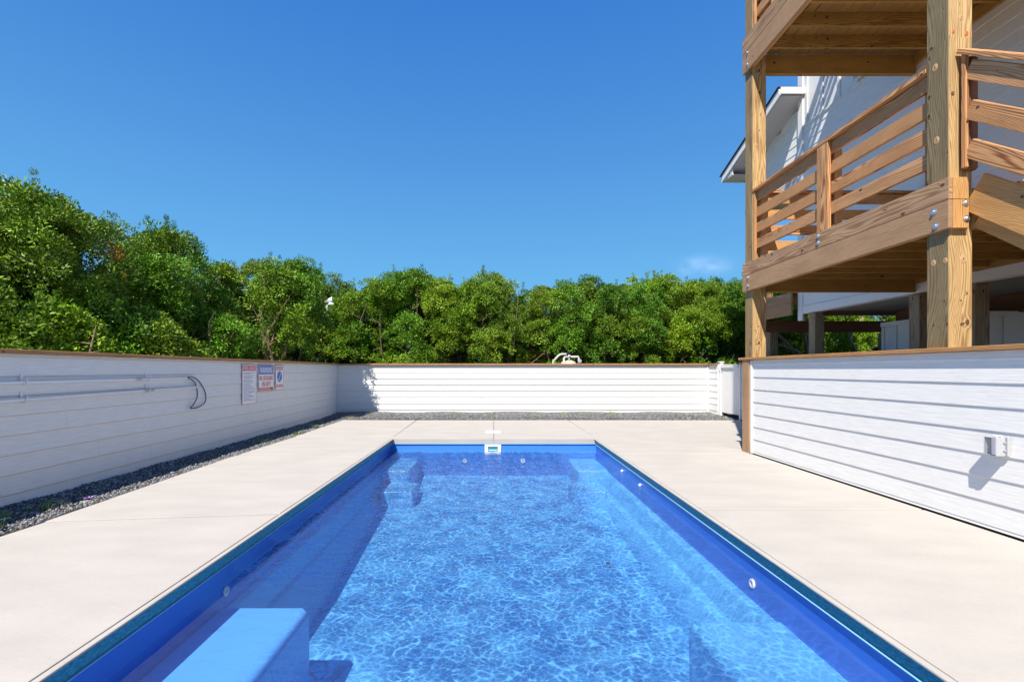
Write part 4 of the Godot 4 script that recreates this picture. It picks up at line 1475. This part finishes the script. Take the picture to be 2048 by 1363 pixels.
# ---------------------------------------------------------------- small things
func blades(parent: Node, called: String, n: int, high: float, spread: float, seed_: int, m: Material, width := 0.006) -> void:
	var r := RandomNumberGenerator.new()
	r.seed = seed_
	var st := SurfaceTool.new()
	st.begin(Mesh.PRIMITIVE_TRIANGLES)
	for k in n:
		var u := r.randf() * TAU
		var p := Vector3(cos(u), 0, sin(u)) * spread * sqrt(r.randf()) * 0.5
		var lean := Vector3(cos(u + r.randf_range(-1, 1)), 0, sin(u + r.randf_range(-1, 1))) * r.randf_range(0.1, 0.8)
		var l := high * r.randf_range(0.5, 1.0)
		var side := lean.cross(Vector3.UP).normalized() * width
		var last := [p - side, p + side]
		for i in range(1, 5):
			var t := i / 4.0
			var c := p + Vector3.UP * l * t * (1.0 - 0.25 * t * lean.length()) + lean * l * t * t
			var s := side * (1.0 - t) * 0.95
			var now := [c - s, c + s]
			flat_quad(st, last[0], last[1], now[1], now[0], Vector3(lean.z, 0.6, -lean.x))
			last = now
	obj(called, st.commit(), m, parent)


func leafy(parent: Node, called: String, n: int, size: float, spread: float, seed_: int, m: Material) -> void:
	var r := RandomNumberGenerator.new()
	r.seed = seed_
	var st := SurfaceTool.new()
	st.begin(Mesh.PRIMITIVE_TRIANGLES)
	for k in n:
		var u := r.randf() * TAU
		var out := Vector3(cos(u), r.randf_range(0.1, 0.9), sin(u)).normalized()
		var p := out * spread * r.randf_range(0.2, 1.0) * 0.5
		var side := out.cross(Vector3.UP).normalized() * size * 0.28
		flat_quad(st, p - out * size * 0.5, p + side, p + out * size * 0.5, p - side, Vector3.UP)
	obj(called, st.commit(), m, parent)


func build_small_things() -> void:
	var grass := material(lin(0.14, 0.26, 0.03), 0.6)
	grass.backlight_enabled = true
	grass.backlight = Color(0.4, 0.4, 0.4)
	var dry := material(lin(0.34, 0.33, 0.13), 0.7)
	var weed := material(lin(0.07, 0.17, 0.02), 0.5)
	weed.backlight_enabled = true
	weed.backlight = Color(0.4, 0.4, 0.4)
	# tufts along the far gravel, and weeds along the left one
	var where := [
		[-3.75, 12.35, 0.10, "leafy green weed in the far gravel nearest the left corner"], [-3.35, 12.9, 0.20, "tall thin grass tuft before the tree shadow on the far wall"],
		[-3.2, 12.1, 0.09, "low grass patch at the deck edge below the tree shadow"], [-2.55, 12.2, 0.10, "low green tuft left of the left deck joint"],
		[-2.0, 12.15, 0.12, "low grass tuft where the left deck joint meets the gravel"], [-1.05, 12.9, 0.22, "thin grass stems against the far wall left of the pool's middle"],
		[-0.75, 12.3, 0.10, "short grass tuft left of the middle deck joint"], [0.05, 12.05, 0.13, "bright grass tuft at the middle deck joint"],
		[0.02, 12.95, 0.16, "upright grass stems at the wall above the middle joint"], [1.05, 12.5, 0.17, "tall grass tuft right of the middle joint"],
		[1.9, 13.0, 0.12, "small grass tuft near the wall above the right joint"], [2.45, 12.9, 0.13, "grass tuft at the wall below the pool filter"],
		[3.2, 12.9, 0.30, "long arching grass stem right of the filter"], [4.85, 12.7, 0.18, "thin grass tuft in the right part of the far gravel"], [6.0, 12.6, 0.12, "little weed at the foot of the gate"],
	]
	for k in where.size():
		var w: Array = where[k]
		var t := thing("grass_tuft", w[3], "grass tuft", V(w[0], gravel_height(w[0], w[1]) - 0.005, w[1]), 0.0, "grass tufts in the gravel")
		blades(t, "green_blades", 16 if w[2] < 0.14 else 9, w[2], 0.22 if w[2] < 0.14 else 0.1, 100 + k, grass)
		blades(t, "dry_blades", 6, w[2] * 1.1, 0.2, 200 + k, dry)
	for w in [[-4.05, 4.30, "dark green weed in the shaded left gravel left of the purple flower", 0.10], [-4.12, 3.95, "small weed in the left gravel near the picture's edge", 0.07],
		[-4.0, 8.2, "green weed patch at the left wall below the pool rules sign", 0.12], [-3.85, 9.35, "bright green weed at the deck edge below the caution sign", 0.12], [-3.95, 10.4, "last green weed of the left gravel before the corner", 0.12]]:
		var t := thing("weed", w[2], "weed", V(w[0], gravel_height(w[0], w[1]), w[1]), 0.0, "weeds in the left gravel")
		leafy(t, "leaves", 46, 0.045, 0.26, hash(w[2]), weed)
		blades(t, "green_blades", 18, w[3], 0.26, hash(w[2]) + 1, grass)
	# flowers
	var purple := thing("purple_flower", "small cluster of purple petals lying on the shaded left gravel", "flower", V(-3.92, gravel_height(-3.92, 4.6) + 0.015, 4.60))
	leafy(purple, "petals", 26, 0.035, 0.09, 31, material(lin(0.38, 0.22, 0.55), 0.6))
	leafy(purple, "leaves", 6, 0.03, 0.10, 32, weed)
	var orange := thing("orange_flower_plant", "plant with orange petals and green blades cut by the picture's left edge", "plant", V(-3.93, 0.0, 3.70))
	for k in 3:
		var h: float = [0.13, 0.07, 0.03][k]
		var o := obj("flower", tube(smooth([Vector3(0, 0, 0), Vector3(0.01, h * 0.6, 0.0), Vector3(0.015 * k, h, 0)], 3), same(0.003, 7), 5), weed, orange, Vector3(0.03 * k - 0.02, 0, 0.02 * k))
		leafy(o, "petals", 12, 0.055, 0.05, 40 + k, material(lin(0.75, 0.22, 0.02), 0.6))
		o.get_child(0).position = Vector3(0.015 * k, h, 0)
	blades(orange, "green_blades", 14, 0.10, 0.18, 44, grass, 0.008)
	var stick := obj("plastic_stake", bevelled(Vector3(0.10, 0.008, 0.018), 0.003), M.plastic, self, V(-4.10, gravel_height(-4.10, 3.96) + 0.02, 3.96), Basis.from_euler(Vector3(0, 0.5, 0.12)))
	tag(stick, "short white plastic stake lying on the left gravel", "stake")

	# outlet box with its bubble cover on the right wall
	var box := thing("outlet_box", "clear bubble covered electrical outlet on the right wall", "outlet", V(3.878, 0.675, 3.625), -PI / 2)
	obj("back_plate", bevelled(Vector3(0.115, 0.150, 0.022), 0.006), M.box_grey, box, Vector3(0.01, 0, 0.014))
	var clear := StandardMaterial3D.new()
	clear.transparency = BaseMaterial3D.TRANSPARENCY_ALPHA
	clear.albedo_color = Color(0.86, 0.88, 0.92, 0.16)
	clear.roughness = 0.12
	clear.metallic_specular = 0.5
	obj("bubble_cover", bevelled(Vector3(0.098, 0.138, 0.070), 0.016), clear, box, Vector3(0.008, -0.002, 0.064))
	for s in [[-0.036, 0.006], [0.052, 0.006]]:
		obj("cover_side", bevelled(Vector3(0.006, 0.136, 0.070), 0.003), M.box_grey, box, Vector3(s[0], -0.002, 0.063))
	obj("cover_rim", bevelled(Vector3(0.094, 0.006, 0.070), 0.003), M.box_grey, box, Vector3(0.008, 0.064, 0.062))
	obj("cover_rim", bevelled(Vector3(0.094, 0.006, 0.070), 0.003), M.box_grey, box, Vector3(0.008, -0.069, 0.062))
	obj("cover_front", bevelled(Vector3(0.030, 0.124, 0.006), 0.003), M.grey, box, Vector3(0.036, -0.002, 0.099))
	obj("socket", bevelled(Vector3(0.070, 0.115, 0.014), 0.004), M.dark_grey, box, Vector3(-0.004, 0, 0.030))
	for x in [-0.01, 0.03]:
		obj("hinge", tube([Vector3(x, 0.075, 0.05), Vector3(x + 0.022, 0.075, 0.05)], [0.008, 0.008], 8), M.plastic, box)
	for y in [-0.03, 0.03]:
		obj("latch", bevelled(Vector3(0.012, 0.012, 0.016), 0.003), M.grey, box, Vector3(0.060, y, 0.040))

	# sand filter behind the far wall
	var f := thing("sand_filter", "tan pool filter tank with black valve and grey pipes rising behind the far wall", "pool filter", V(2.24, -0.1, 14.25))
	obj("tank", lathe([[0.0, 1.66], [0.10, 1.65], [0.20, 1.60], [0.26, 1.52], [0.28, 1.40], [0.28, 0.35], [0.22, 0.1], [0.22, 0.0]], 28), M.tank, f)
	obj("valve", lathe([[0.0, 1.64], [0.085, 1.64], [0.085, 1.72], [0.06, 1.74], [0.06, 1.82], [0.075, 1.83], [0.075, 1.86], [0.0, 1.87]], 18), M.dark_plastic, f)
	obj("valve_handle", bevelled(Vector3(0.16, 0.02, 0.03), 0.006), M.dark_plastic, f, Vector3(0.0, 1.875, 0.0))
	obj("valve_label", bevelled(Vector3(0.055, 0.035, 0.004), 0.001), M.sign_white, f, Vector3(0.015, 1.79, 0.066))
	obj("valve_label", bevelled(Vector3(0.035, 0.030, 0.004), 0.001), M.sign_white, f, Vector3(0.01, 1.69, 0.088))
	for q in [[[0.05, 1.83, 0], [-0.20, 1.83, 0.02], [-0.28, 1.80, 0.02], [-0.46, 1.62, 0.05], [-0.47, 1.2, 0.05]], [[0.0, 1.74, 0.06], [-0.12, 1.74, 0.14], [-0.16, 1.70, 0.16], [-0.15, 1.3, 0.30]], [[0.05, 1.75, 0], [0.29, 1.75, 0.02], [0.31, 1.72, 0.02], [0.31, 1.0, 0.02]]]:
		var pts := []
		for w in q:
			pts.append(Vector3(w[0], w[1], w[2]))
		obj("pipe", tube(pts, same(0.033, pts.size()), 12), M.pvc, f)
	obj("gauge", lathe([[0.0, 0.0], [0.06, 0.0], [0.06, 0.05], [0.05, 0.06], [0.0, 0.06]], 18), M.grey, f, Vector3(0.33, 1.62, 0.03), Basis(Vector3.RIGHT, Vector3(0, 0, 1), Vector3(0, -1, 0)))

	# a scrap of white plastic caught in the trees
	var st := SurfaceTool.new()
	st.begin(Mesh.PRIMITIVE_TRIANGLES)
	var o := [Vector3(-0.15, 0.06, 0), Vector3(-0.02, 0.14, 0.05), Vector3(0.10, 0.22, 0.02), Vector3(0.11, 0.10, 0.06), Vector3(0.16, 0.0, 0.0), Vector3(0.0, -0.02, 0.08), Vector3(-0.05, -0.22, 0.03), Vector3(-0.09, -0.06, 0.02), Vector3(0.04, 0.06, 0.03)]
	for t in [[0, 1, 8], [1, 2, 3], [1, 3, 8], [3, 4, 8], [8, 4, 5], [5, 6, 7], [5, 7, 4]]:
		var n: Vector3 = (o[t[1]] - o[t[0]]).cross(o[t[2]] - o[t[0]]).normalized()
		if n.z < 0:
			n = -n
		tri(st, [o[t[0]], n, Vector2.ZERO], [o[t[1]], n, Vector2.ZERO], [o[t[2]], n, Vector2.ZERO], n)
	var scrap := obj("plastic_scrap", st.commit(), material(lin(0.75, 0.77, 0.82), 0.5), self, V(-4.97, 3.24, 14.3))
	tag(scrap, "torn scrap of white plastic caught in the trees above the far left corner", "scrap")
